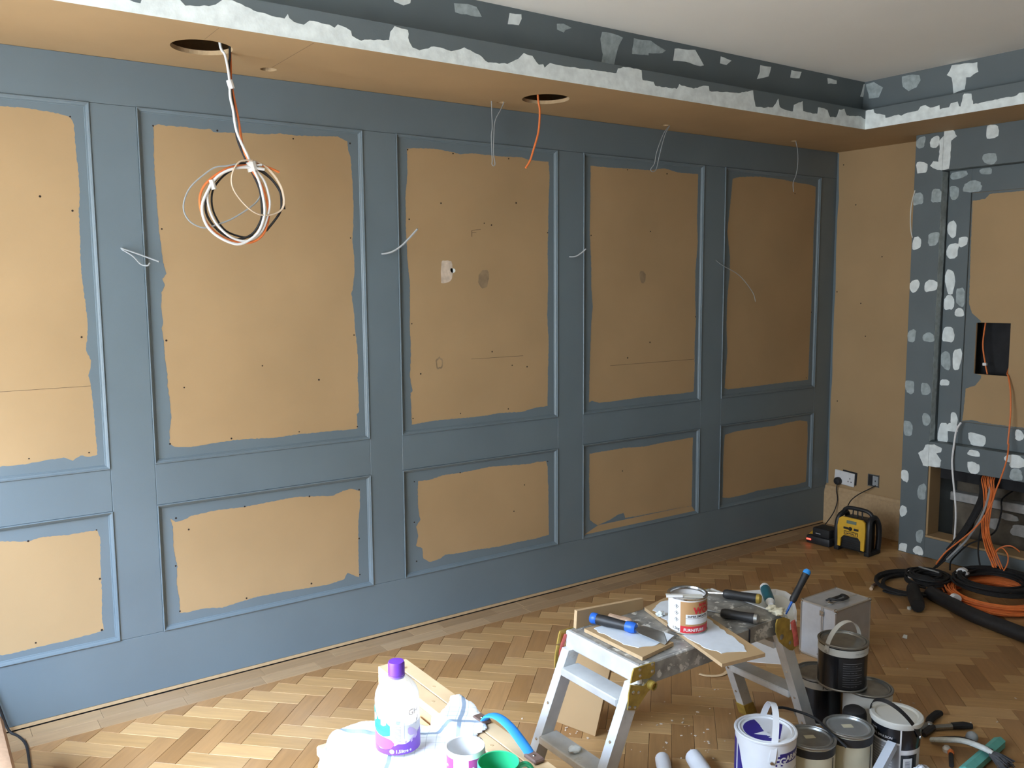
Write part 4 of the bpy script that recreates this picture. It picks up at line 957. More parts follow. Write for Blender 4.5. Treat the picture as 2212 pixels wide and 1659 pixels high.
# rough grey edge strip on the pillar's return
m = MB(); m.prism(densify([(XB + 0.001, 0.67), (XB + 0.05, 0.67), (XB + 0.046, 1.2), (XB + 0.056, 1.7), (XB + 0.06, 2.14), (XB + 0.001, 2.14)], 0.02, 0.003, r2), [], 0.0, 0.0008, lambda u, v, d: (max(u, XB + 0.0005), Y1 - d, v))
m.build('filler_strip', 'filler_thin', pil, smooth=0)
# inside of the hearth slot
cav = MB()
cav.box(0.13, 0.16, YE, Y0, 0.0, 0.62)                      # back
cav.box(XB + 0.11, 0.16, YE, Y0, 0.62, 0.64)
bk = cav.build('hearth_back', 'brick', br, smooth=0)
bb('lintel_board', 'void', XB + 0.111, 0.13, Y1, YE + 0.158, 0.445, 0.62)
bb('batten', 'batten', 0.06, 0.129, Y1 + 0.02, YE + 0.158, 0.295, 0.345, 0.004)
m = MB(); r3 = random.Random(5)
m = MB(); m.box(0.10, 0.129, Y1 + 0.1, YE + 0.158, 0.0035, 0.285, 0.01); m.build('old_render', 'brick', br, smooth=0)
for (y, z, hy, hz) in ((-1.02, 0.20, 0.035, 0.03), (-1.17, 0.19, 0.06, 0.03), (-1.10, 0.255, 0.05, 0.018)):
    m = MB(); m.prism(blob(y, z, hy, hz, r3), [], 0.0, 0.006, FX(0.10)); m.build('plaster_lump', 'batten', bk, smooth=0)
# ================================================================== things
def off(pts, L): return [(p[0] - L[0], p[1] - L[1], p[2] - L[2]) for p in pts]
def part(name, mat, parent, fn, **k):
    m = MB(); fn(m); return m.build(name, mat, parent, **k)
def slant(m, top, bot, wx, wy, mi=0):
    vs = []
    for (x, y, z) in (bot, top):
        vs += [(x - wx / 2, y - wy / 2, z), (x + wx / 2, y - wy / 2, z), (x + wx / 2, y + wy / 2, z), (x - wx / 2, y + wy / 2, z)]
    m.add(vs, [(0, 3, 2, 1), (4, 5, 6, 7), (0, 1, 5, 4), (1, 2, 6, 5), (2, 3, 7, 6), (3, 0, 4, 7)], mi)
def disc_y(m, x, y, z, r, h, n=12):            # rivet head facing -y
    m.lathe([(r, 0), (r, h * 0.5), (r * 0.6, h)], n, mat=Matrix.Translation((x, y, z)) @ Matrix.Rotation(math.pi / 2, 4, 'X'))
def rod(m, a, b, r, n=12, mi=0):
    m.tube([a, b], r, n, mi, smooth=1)
def capsule(m, a, b, r, n=14, mi=0, e=0.35):
    """rounded bar from a to b"""
    A, B = Vector(a), Vector(b)
    d = (B - A).normalized()
    P = [A, A + d * r * e * 0.3, A + d * r * e, B - d * r * e, B - d * r * e * 0.3, B]
    m.tube(P, [r * 0.55, r * 0.85, r, r, r * 0.85, r * 0.55], n, mi, smooth=1)

# ---------------- cables in the soffit and the wall
def cable(name, pts, r, mat, label, cat='cable', group=None, flat=1.0, n=8):
    c = (sum(p[0] for p in pts) / len(pts), sum(p[1] for p in pts) / len(pts), min(p[2] for p in pts))
    m = MB(); m.tube(off(pts, c), r, n, flat=flat)
    o = m.build(name, mat, None, loc=c)
    return tag(o, label, cat, group)
L = (-3.9, -0.30, 1.62)
co = thing('hanging_cable_coil', 'bundle of white, black and orange cables coiled and hanging from the large soffit hole', 'cable coil', L)
for key, mat, r, nm in (('coil_orange', 'orange', 0.0042, 'orange_cable'), ('coil_white', 'white', 0.0048, 'white_cable'), ('coil_white_b', 'white', 0.0042, 'white_cable'),
                        ('coil_black', 'black', 0.0042, 'black_cable'), ('coil_black_b', 'black', 0.0035, 'black_cable'), ('coil_grey', 'grey_cable', 0.0028, 'grey_cable')):
    pts = list(WIRES[key])
    if pts[0][2] > 2.30:
        pts = [(pts[0][0], pts[0][1], 2.60)] + pts
    part(nm, mat, co, lambda m: m.tube(off(pts, L), r, 8))
part('flat_beige_strip', 'beige', co, lambda m: m.tube(off(WIRES['coil_beige'], L), 0.0055, 8, flat=0.55))
def _tie(p, r, h):
    return lambda m: m.tube(off([(p[0] - 0.004, p[1], p[2] + h), (p[0] + 0.004, p[1], p[2] - h)], L), r, 10, smooth=1)
kq = WIRES['coil_white'][3]
part('white_tie', 'white', co, _tie((kq[0] + 0.004, kq[1] + 0.004, kq[2]), 0.011, 0.014))
kq = WIRES['coil_orange'][8]
part('clear_tie', 'clear', co, _tie((kq[0], kq[1] - 0.002, kq[2] + 0.012), 0.018, 0.016))
kq = WIRES['coil_white_b'][-4]
part('clear_tie', 'clear', co, _tie((kq[0] - 0.002, kq[1] - 0.004, kq[2] - 0.012), 0.009, 0.016))
p = [(WIRES['flex_orange'][0][0], -0.28, 2.60)] + WIRES['flex_orange'][1:]
cable('orange_flex', p, 0.0045, 'orange', 'single orange flex hanging from the second large soffit hole')
for key, lab in (('tail_s2', 'looped thin grey wire hanging from the small hole left of the orange flex'),
                 ('tail_s3', 'looped thin grey wire hanging from the soffit over the fourth tall panel'),
                 ('tail_s4', 'single thin grey wire hanging from the soffit over the last tall panel')):
    p = [(q[0], q[1], q[2]) for q in WIRES[key]]
    if p[0][2] < 2.36: p = [(p[0][0], p[0][1], 2.38)] + p
    cable('grey_wire', p, 0.0021, 'grey_cable', lab, 'wire', 'grey wire tails hanging from the soffit', n=6)
wt = thing('wall_light_wire', 'split grey wire tail poking out of the stile left of the second tall panel', 'wire', WIRES['tail_w1'][0], group='wire tails in the panel stiles')
for key in ('tail_w1', 'tail_w1b'):
    part('grey_wire', 'grey_cable', wt, lambda m: m.tube(off(WIRES[key], WIRES['tail_w1'][0]), 0.0028, 6))
for key, r, lab in (('tail_w2', 0.0042, 'upward curling grey wire tail poking out of the stile left of the third tall panel'),
                    ('tail_w3', 0.0035, 'short grey wire tail poking out of the stile between the third and fourth tall panels'),
                    ('tail_w4', 0.0018, 'thin drooping grey wire tail poking out of the stile left of the last tall panel')):
    cable('wall_light_wire', WIRES[key], r, 'grey_cable', lab, 'wire', 'wire tails in the panel stiles', n=6)
cable('breast_edge_wire', WIRES['breast_arc'], 0.0032, 'offwhite', 'thin white wire bowing off the left edge of the chimney breast', 'wire', n=6)
cable('white_aerial_cable', WIRES['breast_white'], 0.0052, 'white', 'white cable hanging from the corner of the breast panel into the hearth slot')
p = [(-0.02, -1.12, 1.12)] + WIRES['breast_orange']
p = [(min(q[0], 0.5), q[1], max(q[2], 0.012)) for q in p]
cable('orange_network_cable', p, 0.004, 'orange', 'orange cable drooping from the square breast cut-out to the floor')
part_c = thing('recess_cable', 'brown cable with a white tag inside the square cut-out of the breast panel', 'cable', (-0.09, -1.0, 1.056))
part('cable', 'orange', part_c, lambda m: m.tube([(0.03, 0.005, 0.29), (0.0, 0.0, 0.16), (-0.005, -0.02, 0.06), (-0.005, -0.035, 0.0)], 0.004, 6))
Box('tag', 'white', part_c, -0.013, 0.004, -0.029, -0.009, 0.045, 0.06, 0.002)

# ---------------- cables spilling out of the hearth slot, coils on the floor
def fix(p): return [(q[0], q[1], max(q[2], 0.012)) for q in p]
L = (-0.30, -1.0, 0.0)
bu = thing('hearth_cable_bundle', 'thick bundle of black and grey cables spilling out of the hearth slot', 'cable bundle', L)
for i, key in enumerate(('bun_black1', 'bun_black2', 'bun_black3', 'bun_black4', 'bun_black5')):
    p = fix(WIRES[key]); p = [(0.02, p[0][1], p[0][2] + 0.03)] + p
    part('black_cable', 'rubber', bu, lambda m: m.tube(off(p, L), 0.0055 if i < 2 else 0.0042, 7))
for k in range(5):
    p = fix([(q[0] + 0.006 * math.sin(k * 2.1), q[1] - 0.010 + 0.007 * k, q[2] + 0.004 * math.cos(k * 1.7)) for q in WIRES['bun_black1']])
    part('black_cable', 'rubber', bu, lambda m: m.tube(off([(0.02, p[0][1], p[0][2] + 0.03)] + p[:5 + k % 3], L), 0.005, 7))
p = fix(WIRES['bun_grey'])
part('grey_cable', 'grey_cable', bu, lambda m: m.tube(off([(0.0, p[0][1], p[0][2] + 0.03)] + p, L), 0.006, 7))
bo = thing('orange_cable_bundle', 'bundle of orange cables dropping out of the hearth slot onto the orange coil', 'cable bundle', L)
for key in ('bun_orange1', 'bun_orange2', 'bun_orange3', 'bun_orange4'):
    for k in range(2):
        p = fix([(q[0] + 0.006 * math.cos(k * 2.1), q[1] + 0.007 * math.sin(k * 2.1), q[2]) for q in WIRES[key]])
        part('orange_cable', 'orange', bo, lambda m: m.tube(off([(0.0, p[0][1], p[0][2] + 0.03)] + p, L), 0.0034, 6))
for key in ('orange_loop', 'orange_loop2'):
    p = fix(WIRES[key]); part('orange_cable', 'orange', bo, lambda m: m.tube(off(p, L), 0.0034, 6))
def coil_path(rx, ry, dr, h, turns, seed, per=22):
    rr = random.Random(seed)
    P = []
    a0 = rr.uniform(0, 6.28)
    off_r = off_z = 0
    for t in range(turns):
        tr = rr.uniform(-dr, dr); tz = rr.uniform(0, h); ph = rr.uniform(0, 6.28); ecx = rr.uniform(-.012, .012); ecy = rr.uniform(-.012, .012)
        for k in range(per):
            f = k / per
            off_r += (tr - off_r) * 0.12; off_z += (tz - off_z) * 0.12
            a = a0 + 2 * math.pi * (t + f)
            w_ = 0.006 * math.sin(2 * a + ph)
            P.append(((rx + off_r + w_) * math.cos(a) + ecx, (ry + off_r + w_) * math.sin(a) + ecy, max(0.006, off_z + 0.006)))
    return P
def coil(name, label, loc, rx, ry, dr, h, turns, r, mat, seed, ties, group=None):
    c = thing(name, label, 'cable coil', loc, group=group)
    part('loops', mat, c, lambda m: m.tube(coil_path(rx, ry, dr, h, turns, seed), r, 6, smooth=1))
    for (a, w_) in ties:
        x, y = rx * math.cos(a), ry * math.sin(a)
        tx, ty = -math.sin(a) * w_, math.cos(a) * w_
        part('tape', 'white', c, lambda m: m.tube([(x - tx, y - ty, h / 2 + 0.004), (x + tx, y + ty, h / 2 + 0.004)], dr * 0.6 + 0.010, 10, smooth=1))
    return c
coil('black_cable_coil', 'large loose black cable coil on the floor nearest the metal case', (-0.715, -1.03, 0), 0.185, 0.155, 0.022, 0.028, 9, 0.0065, 'rubber', 11, [(0.75, 0.012)])
ic = thing('black_cable_coil', 'small tight black cable coil with a pale blue tie inside the large loose coil', 'cable coil', (-0.66, -1.085, 0.03))
part('loops', 'rubber', ic, lambda m: m.tube(coil_path(0.10, 0.095, 0.03, 0.05, 12, 5), 0.0065, 6, smooth=1))
part('blue_tie', 'grey_cable', ic, lambda m: m.tube([(-0.02, -0.055, 0.075), (-0.045, -0.03, 0.085), (-0.045, 0.01, 0.085), (-0.02, 0.04, 0.078)], 0.011, 8, flat=0.35))
coil('orange_cable_coil', 'thick orange cable coil on the floor under a black coil', (-0.565, -1.375, 0), 0.215, 0.205, 0.03, 0.05, 24, 0.0045, 'orange', 3, [(-1.95, 0.010)])
coil('black_cable_coil', 'black cable coil lying on top of the orange coil', (-0.525, -1.345, 0.062), 0.165, 0.155, 0.034, 0.04, 15, 0.006, 'rubber', 8, [(1.7, 0.012)])
st = thing('black_cable_tail', 'thick black bunch of cable ends with white tape below the loose coil', 'cable', (-0.95, -1.18, 0))
part('sleeve', 'rubber', st, lambda m: m.tube([(0.10, 0.07, 0.05), (0.04, 0.03, 0.045), (-0.02, -0.02, 0.036), (-0.07, -0.055, 0.034)], [0.030, 0.033, 0.034, 0.030], 12))
part('cut_end', 'offwhite', st, lambda m: m.lathe([(0.010, 0), (0.010, 0.012)], 10, c=(-0.055, -0.005, 0.0)))
tl = thing('stripped_cable_end', 'bare brown cable end with a pale tip beside the loose black coil', 'cable', (-0.90, -0.92, 0))
part('sheath', 'screw_brown', tl, lambda m: m.tube([(0.06, 0.01, 0.012), (0.03, 0.012, 0.012), (0.005, 0.002, 0.01)], 0.008, 8))
part('tip', 'beige', tl, lambda m: m.tube([(0.006, 0.002, 0.010), (-0.02, -0.008, 0.009)], 0.009, 8, smooth=1))
pp = thing('black_pipe', 'thick dark grey flexible pipe lying on the floor before the orange coil', 'pipe', (-0.9, -1.5, 0))
part('pipe_body', 'black', pp, lambda m: m.tube([(0.10, 0.33, 0.034), (0.04, 0.20, 0.034), (-0.02, 0.06, 0.034), (-0.055, -0.10, 0.034), (-0.085, -0.26, 0.034), (-0.12, -0.45, 0.034)], 0.033, 14))
part('pipe_stripe', 'grey_cable', pp, lambda m: m.tube([(-0.080, -0.22, 0.0665), (-0.10, -0.30, 0.0668), (-0.118, -0.40, 0.0668)], 0.0018, 6))
part('tape', 'white', pp, lambda m: m.tube([(0.072, 0.20, 0.05), (0.062, 0.178, 0.05)], 0.026, 12, smooth=1))

# ---------------- alcove: socket, back box, radio, charger
sk_ = thing('double_socket', 'white double wall socket hanging tilted in the alcove', 'socket', (-0.001, -0.136, 0.315), rot=(0.05, 0.0, -0.04))
def face_plate(m): m.box(-0.010, 0, -0.073, 0.073, -0.043, 0.043, 0.003)
part('faceplate', 'white', sk_, face_plate)
for y in (-0.040, 0.032):
    Box('rocker_switch', 'white', sk_, -0.0125, -0.0098, y - 0.008, y + 0.008, 0.018, 0.034, 0.001)
for (dy, dz) in ((0, 0.006), (-0.011, -0.014), (0.011, -0.014)):
    Box('pin_hole', 'ink', sk_, -0.0104, -0.0098, -0.042 + dy - 0.003, -0.042 + dy + 0.003, dz - 0.004, dz + 0.004)
Box('wall_cut_out', 'void', sk_, 0.0003, 0.0009, -0.084, 0.066, -0.030, 0.052)
pl = thing('mains_plug', 'black three-pin plug in the white double socket', 'plug', (-0.0125, -0.098, 0.292))
part('body', 'black', pl, lambda m: m.lathe([(0.025, 0), (0.025, 0.016), (0.020, 0.024), (0.012, 0.026)], 18, mat=Matrix.Rotation(-math.pi / 2, 4, 'Y')))
part('flex', 'rubber', pl, lambda m: m.tube([(-0.014, 0, -0.02), (-0.022, -0.002, -0.06), (-0.022, -0.012, -0.12), (-0.05, -0.010, -0.19), (-0.11, -0.004, -0.25), (-0.16, -0.002, -0.283)], 0.0032, 7))
bx = thing('metal_back_box', 'grey metal wall box without a faceplate, black flex coming out', 'socket box', (-0.001, -0.335, 0.335))
for (a, b_, c, d) in ((-0.038, -0.034, -0.036, 0.036), (0.034, 0.038, -0.036, 0.036)):
    Box('side', 'steel_dull', bx, -0.004, 0.0, a, b_, c, d)
for (c, d) in ((-0.038, -0.034), (0.034, 0.038)):
    Box('side', 'steel_dull', bx, -0.004, 0.0, -0.038, 0.038, c, d)
Box('inside', 'void', bx, -0.0012, 0.0, -0.034, 0.034, -0.034, 0.034)
Box('flap', 'grey_cable', bx, -0.006, -0.001, -0.032, 0.004, -0.030, 0.030, 0.001)
Box('knockout', 'ink', bx, -0.0068, -0.0058, -0.018, -0.012, -0.006, 0.004)
part('flex', 'rubber', bx, lambda m: m.tube([(-0.004, -0.018, -0.028), (-0.03, 0.0, -0.045), (-0.07, 0.05, -0.085), (-0.12, 0.07, -0.12), (-0.17, 0.062, -0.155)], 0.0032, 7))

ra = thing('site_radio', 'yellow and black site radio on the floor of the alcove', 'radio', (-0.405, -0.495, 0), rz=-math.pi / 2 + 0.06)
# local: x to the viewer's right, -y towards the room
part('body', 'black', ra, lambda m: m.box(-0.080, 0.080, -0.045, 0.075, 0.012, 0.200, 0.018))
def _yellow(m):
    out = [(-0.082, 0.075), (-0.086, 0.150), (-0.080, 0.192), (-0.062, 0.205), (0.062, 0.205), (0.080, 0.192), (0.086, 0.150), (0.082, 0.030), (0.062, 0.030), (0.060, 0.082), (0.044, 0.100), (-0.044, 0.100), (-0.062, 0.080), (-0.066, 0.030), (-0.082, 0.030)]
    m.prism(out, [], 0.0, 0.012, lambda u, v, d: (u, -0.046 - d + 0.10 * max(0, v - 0.14), v))
part('yellow_front', 'yellow', ra, _yellow)
part('speaker_grille', 'rubber', ra, lambda m: m.box(-0.060, 0.060, -0.050, -0.044, 0.022, 0.098, 0.006))
for k in range(5):
    Box('grille_bar', 'black', ra, -0.056, 0.056, -0.0525, -0.0495, 0.030 + k * 0.014, 0.034 + k * 0.014, 0.001)
for s in (-1, 1):
    def _bump(m):
        m.tube([(s * 0.096, -0.035, 0.016), (s * 0.100, -0.040, 0.09), (s * 0.098, -0.036, 0.165), (s * 0.092, -0.015, 0.205), (s * 0.090, 0.04, 0.210), (s * 0.096, 0.07, 0.16), (s * 0.098, 0.072, 0.08), (s * 0.095, 0.068, 0.016)], 0.0155, 10)
    part('side_bumper', 'black', ra, _bump)
    part('foot', 'rubber', ra, lambda m: m.box(s * 0.094 - 0.016, s * 0.094 + 0.016, -0.052, 0.080, 0.0, 0.026, 0.006))
part('handle', 'black', ra, lambda m: m.tube([(-0.092, 0.012, 0.205), (-0.082, 0.010, 0.232), (-0.055, 0.008, 0.247), (0.0, 0.008, 0.250), (0.055, 0.008, 0.247), (0.082, 0.010, 0.232), (0.092, 0.012, 0.205)], 0.0115, 10))
for (x) in (-0.030, 0.0, 0.030):
    part('handle_strut', 'black', ra, lambda m: rod(m, (x, 0.008, 0.200), (x * 0.9, 0.008, 0.246), 0.004, 8))
def _fy(v): return -0.0585 + 0.10 * max(0, v - 0.14)
Box('display', 'lcd', ra, -0.030, 0.030, _fy(0.18) - 0.003, _fy(0.18) + 0.004, 0.172, 0.190, 0.001)
part('tuning_knob', 'black', ra, lambda m: disc_y(m, -0.004, _fy(0.142) + 0.001, 0.144, 0.011, 0.012, 16))
for x0 in (-0.046, 0.018):
    Box('button_strip', 'black', ra, x0, x0 + 0.028, _fy(0.142) - 0.003, _fy(0.142) + 0.002, 0.138, 0.150, 0.001)
lp = Box('logo_plate', 'black', ra, -0.043, 0.043, -0.0605, -0.0575, 0.104, 0.128, 0.002)
Box('logo_field', 'yellow', lp, -0.040, 0.040, -0.0610, -0.0603, 0.107, 0.125, 0.0)
lettering('DeWALT', 0.0165, lambda u, v: (u, -0.0613, 0.1105 + v), 'ink', lp, bold=0.0006, centre=True, sx=1.15)
tag(ra)
ch = thing('battery_charger', 'black battery charger with a glowing red display beside the radio', 'charger', (-0.425, -0.285, 0), rz=-math.pi / 2 + 0.05)
part('base', 'black', ch, lambda m: m.box(-0.080, 0.078, -0.050, 0.075, 0.0, 0.048, 0.010))
part('battery', 'rubber', ch, lambda m: m.box(-0.045, 0.070, -0.040, 0.070, 0.046, 0.100, 0.010))
part('sloping_panel', 'yellow', ch, lambda m: m.add([(-0.078, -0.046, 0.036), (-0.046, -0.046, 0.036), (-0.046, 0.03, 0.066), (-0.078, 0.03, 0.066), (-0.078, -0.046, 0.03), (-0.046, -0.046, 0.03), (-0.046, 0.03, 0.03), (-0.078, 0.03, 0.03)], [(0, 1, 2, 3), (0, 4, 5, 1), (1, 5, 6, 2), (2, 6, 7, 3), (3, 7, 4, 0)]))
part('red_display', 'led', ch, lambda m: m.box(-0.074, -0.044, -0.0525, -0.048, 0.020, 0.029, 0.001))
Box('label_strip', 'grey_ink', ch, -0.02, 0.012, -0.0408, -0.0396, 0.064, 0.070)

# ---------------- folding work platform
hx, hy = -2.94, -1.5515
hop = thing('folding_work_platform', 'paint-splashed folding aluminium work platform crowded with tools', 'work platform', (hx, hy, 0))
X0, X1, YA, YB2 = -0.303, 0.325, -0.1585, 0.1585
for (a, b_) in ((YA + 0.012, -0.0150), (-0.0130, YB2 - 0.003)):
    Box('deck_plank', 'alu_deck', hop, X0 + 0.004, X1 - 0.006, a, b_, 0.486, 0.500, 0.0015)
Box('end_rail', 'alu', hop, X0 - 0.012, X0 + 0.004, YA - 0.004, YB2 + 0.004, 0.447, 0.5015, 0.004)
Box('end_rail', 'alu', hop, X1 - 0.006, X1 + 0.008, YA - 0.002, YB2 + 0.002, 0.450, 0.5005, 0.004)
Box('side_rail', 'alu_deck', hop, X0 + 0.004, 0.146, YA - 0.002, YA + 0.012, 0.438, 0.5012, 0.003)
Box('side_rail', 'alu_deck', hop, 0.146, X1 - 0.004, YA + 0.010, YA + 0.022, 0.442, 0.4995, 0.003)
Box('side_rail', 'alu_deck', hop, X0 + 0.004, X1 - 0.004, YB2 - 0.003, YB2 + 0.006, 0.440, 0.500, 0.003)
Box('rail_end_cap', 'ink', hop, 0.1462, 0.1500, YA - 0.003, YA + 0.012, 0.440, 0.498)
def legx(s, z): return (-0.312 - 0.195 * (0.445 - z) / 0.445) if s < 0 else (0.318 + 0.195 * (0.445 - z) / 0.445)
for s in (-1, 1):
    for y in (YA + 0.018, YB2 - 0.018):
        lg = part('leg', 'alu', hop, lambda m: slant(m, (legx(s, 0.452), y, 0.452), (legx(s, 0.03), y, 0.03), 0.046, 0.032))
        for z in (0.10, 0.20, 0.30):
            part('rivet', 'steel', lg, lambda m: m.lathe([(0.005, 0), (0.004, 0.002)], 10, mat=Matrix.Translation((legx(s, z) - 0.0228, y, z)) @ Matrix.Rotation(-math.pi / 2, 4, 'Y')))
        part('foot', 'yellow_plate' if s > 0 else 'rubber', lg, lambda m: slant(m, (legx(s, 0.045), y, 0.045), (legx(s, 0.0), y, 0.0), 0.052, 0.038))
    for z in (0.395, 0.205):
        Box('rung', 'alu', hop, legx(s, z) - 0.030, legx(s, z) + 0.038, YA + 0.034, YB2 - 0.034, z - 0.012, z + 0.012, 0.003)
HU = [(-3.272, 0.501), (-3.225, 0.501), (-3.194, 0.500), (-3.193, 0.468), (-3.214, 0.458), (-3.249, 0.464), (-3.284, 0.462), (-3.277, 0.491)]
HL = [(-3.284, 0.458), (-3.234, 0.441), (-3.214, 0.454), (-3.198, 0.446), (-3.198, 0.427), (-3.218, 0.421), (-3.238, 0.403), (-3.263, 0.379), (-3.293, 0.388), (-3.291, 0.43)]
HR = [(-3.251, 0.493), (-3.25, 0.474), (-3.204, 0.496), (-3.204, 0.476), (-3.275, 0.434), (-3.255, 0.428), (-3.288, 0.394), (-3.268, 0.388)]
FH = [(-2.664, 0.501), (-2.631, 0.501), (-2.604, 0.488), (-2.599, 0.462), (-2.573, 0.41), (-2.561, 0.389), (-2.585, 0.380), (-2.599, 0.385), (-2.627, 0.405), (-2.651, 0.425), (-2.669, 0.461), (-2.67, 0.488)]
for (yy, sg) in ((YA - 0.0005, 1), (YB2 + 0.0065, -1)):
    for poly, riv in ((HU, HR[:4]), (HL, HR[4:])):
        hp = part('hinge_plate', 'yellow_plate', hop, lambda m: m.prism([(x - hx, z) for x, z in poly], [], 0.0, 0.004, lambda u, v, d: (u, yy - sg * d, v)))
        for (x, z) in riv:
            if sg > 0: part('rivet', 'steel', hp, lambda m: disc_y(m, x - hx, yy - 0.0035, z, 0.0055, 0.003))
    hp = part('hinge_plate', 'yellow_plate', hop, lambda m: m.prism([(x - hx, z) for x, z in FH], [], 0.0, 0.004, lambda u, v, d: (u, yy - sg * d, v)))
    if sg > 0:
        part('rivet', 'steel_dull', hp, lambda m: disc_y(m, -2.642 - hx, yy - 0.0035, 0.439, 0.009, 0.003))
        part('rivet', 'steel_dull', hp, lambda m: disc_y(m, -2.600 - hx, yy - 0.0035, 0.41, 0.006, 0.003))
part('hinge_pivot', 'yellow_plate', hop, lambda m: m.lathe([(0.013, 0), (0.013, 0.02), (0.009, 0.022), (0.009, 0.016)], 16, mat=Matrix.Translation((-3.211 - hx, YA, 0.440)) @ Matrix.Rotation(math.pi / 2, 4, 'X')))
part('red_strap', 'red_strap', hop, lambda m: m.tube([(X0 - 0.014, YB2 - 0.002, 0.490), (X0 - 0.022, YB2 + 0.004, 0.46), (X0 - 0.030, YB2 + 0.008, 0.425), (X0 - 0.034, YB2 + 0.012, 0.395)], 0.0075, 8, flat=0.4))
part('red_tape', 'red_strap', hop, lambda m: m.tube([(0.352, YA - 0.004, 0.478), (0.362, YA - 0.006, 0.44), (0.372, YA - 0.006, 0.395)], 0.012, 8, flat=0.35))
def lump(name, label, loc, r, seed, mat='putty', flat=0.55, cat='putty', group=None):
    rr = random.Random(seed)
    bm = bmesh.new(); bmesh.ops.create_icosphere(bm, subdivisions=3, radius=1.0)
    o3 = Vector((rr.uniform(0, 50), rr.uniform(0, 50), 0))
    zs = 1e9
    for q in bm.verts:
        d = 1 + 0.55 * noise.noise(q.co * 1.5 + o3) + 0.28 * noise.noise(q.co * 4 + o3)
        q.co = Vector((q.co.x * r * d, q.co.y * r * d * 0.8, q.co.z * r * d * flat))
        zs = min(zs, q.co.z)
    m = MB(); m.add([(q.co.x, q.co.y, q.co.z - zs) for q in bm.verts], [[q.index for q in f.verts] for f in bm.faces]); bm.free()
    return tag(m.build(name, mat, None, loc=loc, smooth=60), label, cat, group)
lump('putty_lump', 'cream putty lump on the platform deck beside the teal tube', (-2.628, -1.665, 0.5002), 0.020, 4)
lump('putty_lump', 'cream putty lump squashed on the yellow hinge at the far deck corner', (-2.640, -1.700, 0.5012), 0.021, 9)
lump('putty_crumb', 'grey crumpled scrap on the lower rung of the near frame', (legx(-1, .205) + hx, hy - 0.01, 0.2172), 0.020, 14, 'filler', 0.4, 'scrap')

# ---------------- on the platform
def slab(m, cs, z0, z1, b=0.0): m.prism(cs, [], z0, z1, lambda u, v, d: (u, v, d))
mb = thing('mdf_strip', 'narrow bare MDF strip standing on edge at the back of the platform deck', 'board', (-3.08, -1.395, 0.5005))
part('board', ['mdf', 'mdf_edge'], mb, lambda m: m.prism([(-0.142, 0.0), (0.138, 0.0), (0.138, 0.036), (-0.138, 0.056)], [], -0.006, 0.007, lambda u, v, d: (u, d, v), mi=0, mi_side=1))
oc = (-3.135, -1.55)
of = thing('mdf_offcut', 'small MDF offcut smeared with white filler under the blue taping knife', 'board', (oc[0], oc[1], 0.5017))
CO = [(-3.219 - oc[0], -1.436 - oc[1]), (-3.219 - oc[0], -1.691 - oc[1]), (-3.075 - oc[0], -1.669 - oc[1]), (-3.097 - oc[0], -1.442 - oc[1])]
part('board', ['mdf', 'mdf_edge'], of, lambda m: m.prism(CO, [], 0.0, 0.011, lambda u, v, d: (u, v, d), mi=0, mi_side=1))
part('filler_smear', 'filler_wet', of, lambda m: m.prism(densify([(-0.065, 0.095), (-0.066, -0.045), (-0.05, -0.09), (0.0, -0.105), (0.045, -0.09), (0.045, 0.03), (0.03, 0.095), (-0.02, 0.10)], 0.012, 0.004, random.Random(2)), [], 0.011, 0.0125, lambda u, v, d: (u, v, d)))
kb = thing('taping_knife', 'blue and black handled taping knife lying on the smeared MDF offcut', 'knife', (-3.13, -1.54, 0.5145))
P0, P1, P2 = Vector((-0.052, 0.118, 0.020)), Vector((0.002, -0.010, 0.017)), Vector((0.050, -0.118, 0.0015))
dk = (P1 - P0).normalized()
part('grip', 'black', kb, lambda m: m.tube([P0 + dk * 0.012, P0 + dk * 0.05, P0 + dk * 0.09, P1 - dk * 0.01], [0.015, 0.0165, 0.0145, 0.0135], 12))
part('blue_end_cap', 'blue', kb, lambda m: capsule(m, P0, P0 + dk * 0.026, 0.0172))
part('blue_collar', 'blue', kb, lambda m: m.tube([P1 - dk * 0.020, P1, P1 + dk * 0.012], [0.0155, 0.0175, 0.014], 12))
sd_ = Vector((-dk.y, dk.x, 0)).normalized()
def _blade(m):
    a = P1 + dk * 0.010; b_ = P1 + dk * 0.035; c = P2
    vs = []
    for (p, wd) in ((a, 0.008), (b_, 0.030), (c, 0.036)):
        for s in (-1, 1):
            for t in (0, 0.0012):
                vs.append(p + sd_ * (s * wd) + Vector((0, 0, t - (0.010 if p is a else 0) * 0)))
    fs = []
    for i in range(2):
        o = i * 4
        fs += [(o, o + 2, o + 6, o + 4), (o + 1, o + 5, o + 7, o + 3), (o, o + 4, o + 5, o + 1), (o + 2, o + 3, o + 7, o + 6)]
    fs += [(0, 1, 3, 2), (8, 10, 11, 9)]
    m.add(vs, fs)
part('blade', 'steel_dull', kb, _blade)
part('filler_on_blade', 'filler_wet', kb, lambda m: m.add([P2 - dk * 0.03 + sd_ * 0.030 + Vector((0, 0, .008)), P2 + sd_ * 0.034 + Vector((0, 0, .0035)), P2 - sd_ * 0.02 + Vector((0, 0, .0035)), P2 - dk * 0.012 + sd_ * 0.002 + Vector((0, 0, .0055))], [(0, 1, 2, 3)]), smooth=0, fix=False)
sc1 = thing('clear_screwdriver', 'clear amber handled screwdriver lying behind the taping knife', 'screwdriver', (-3.085, -1.455, 0.5145), rz=math.radians(-72))
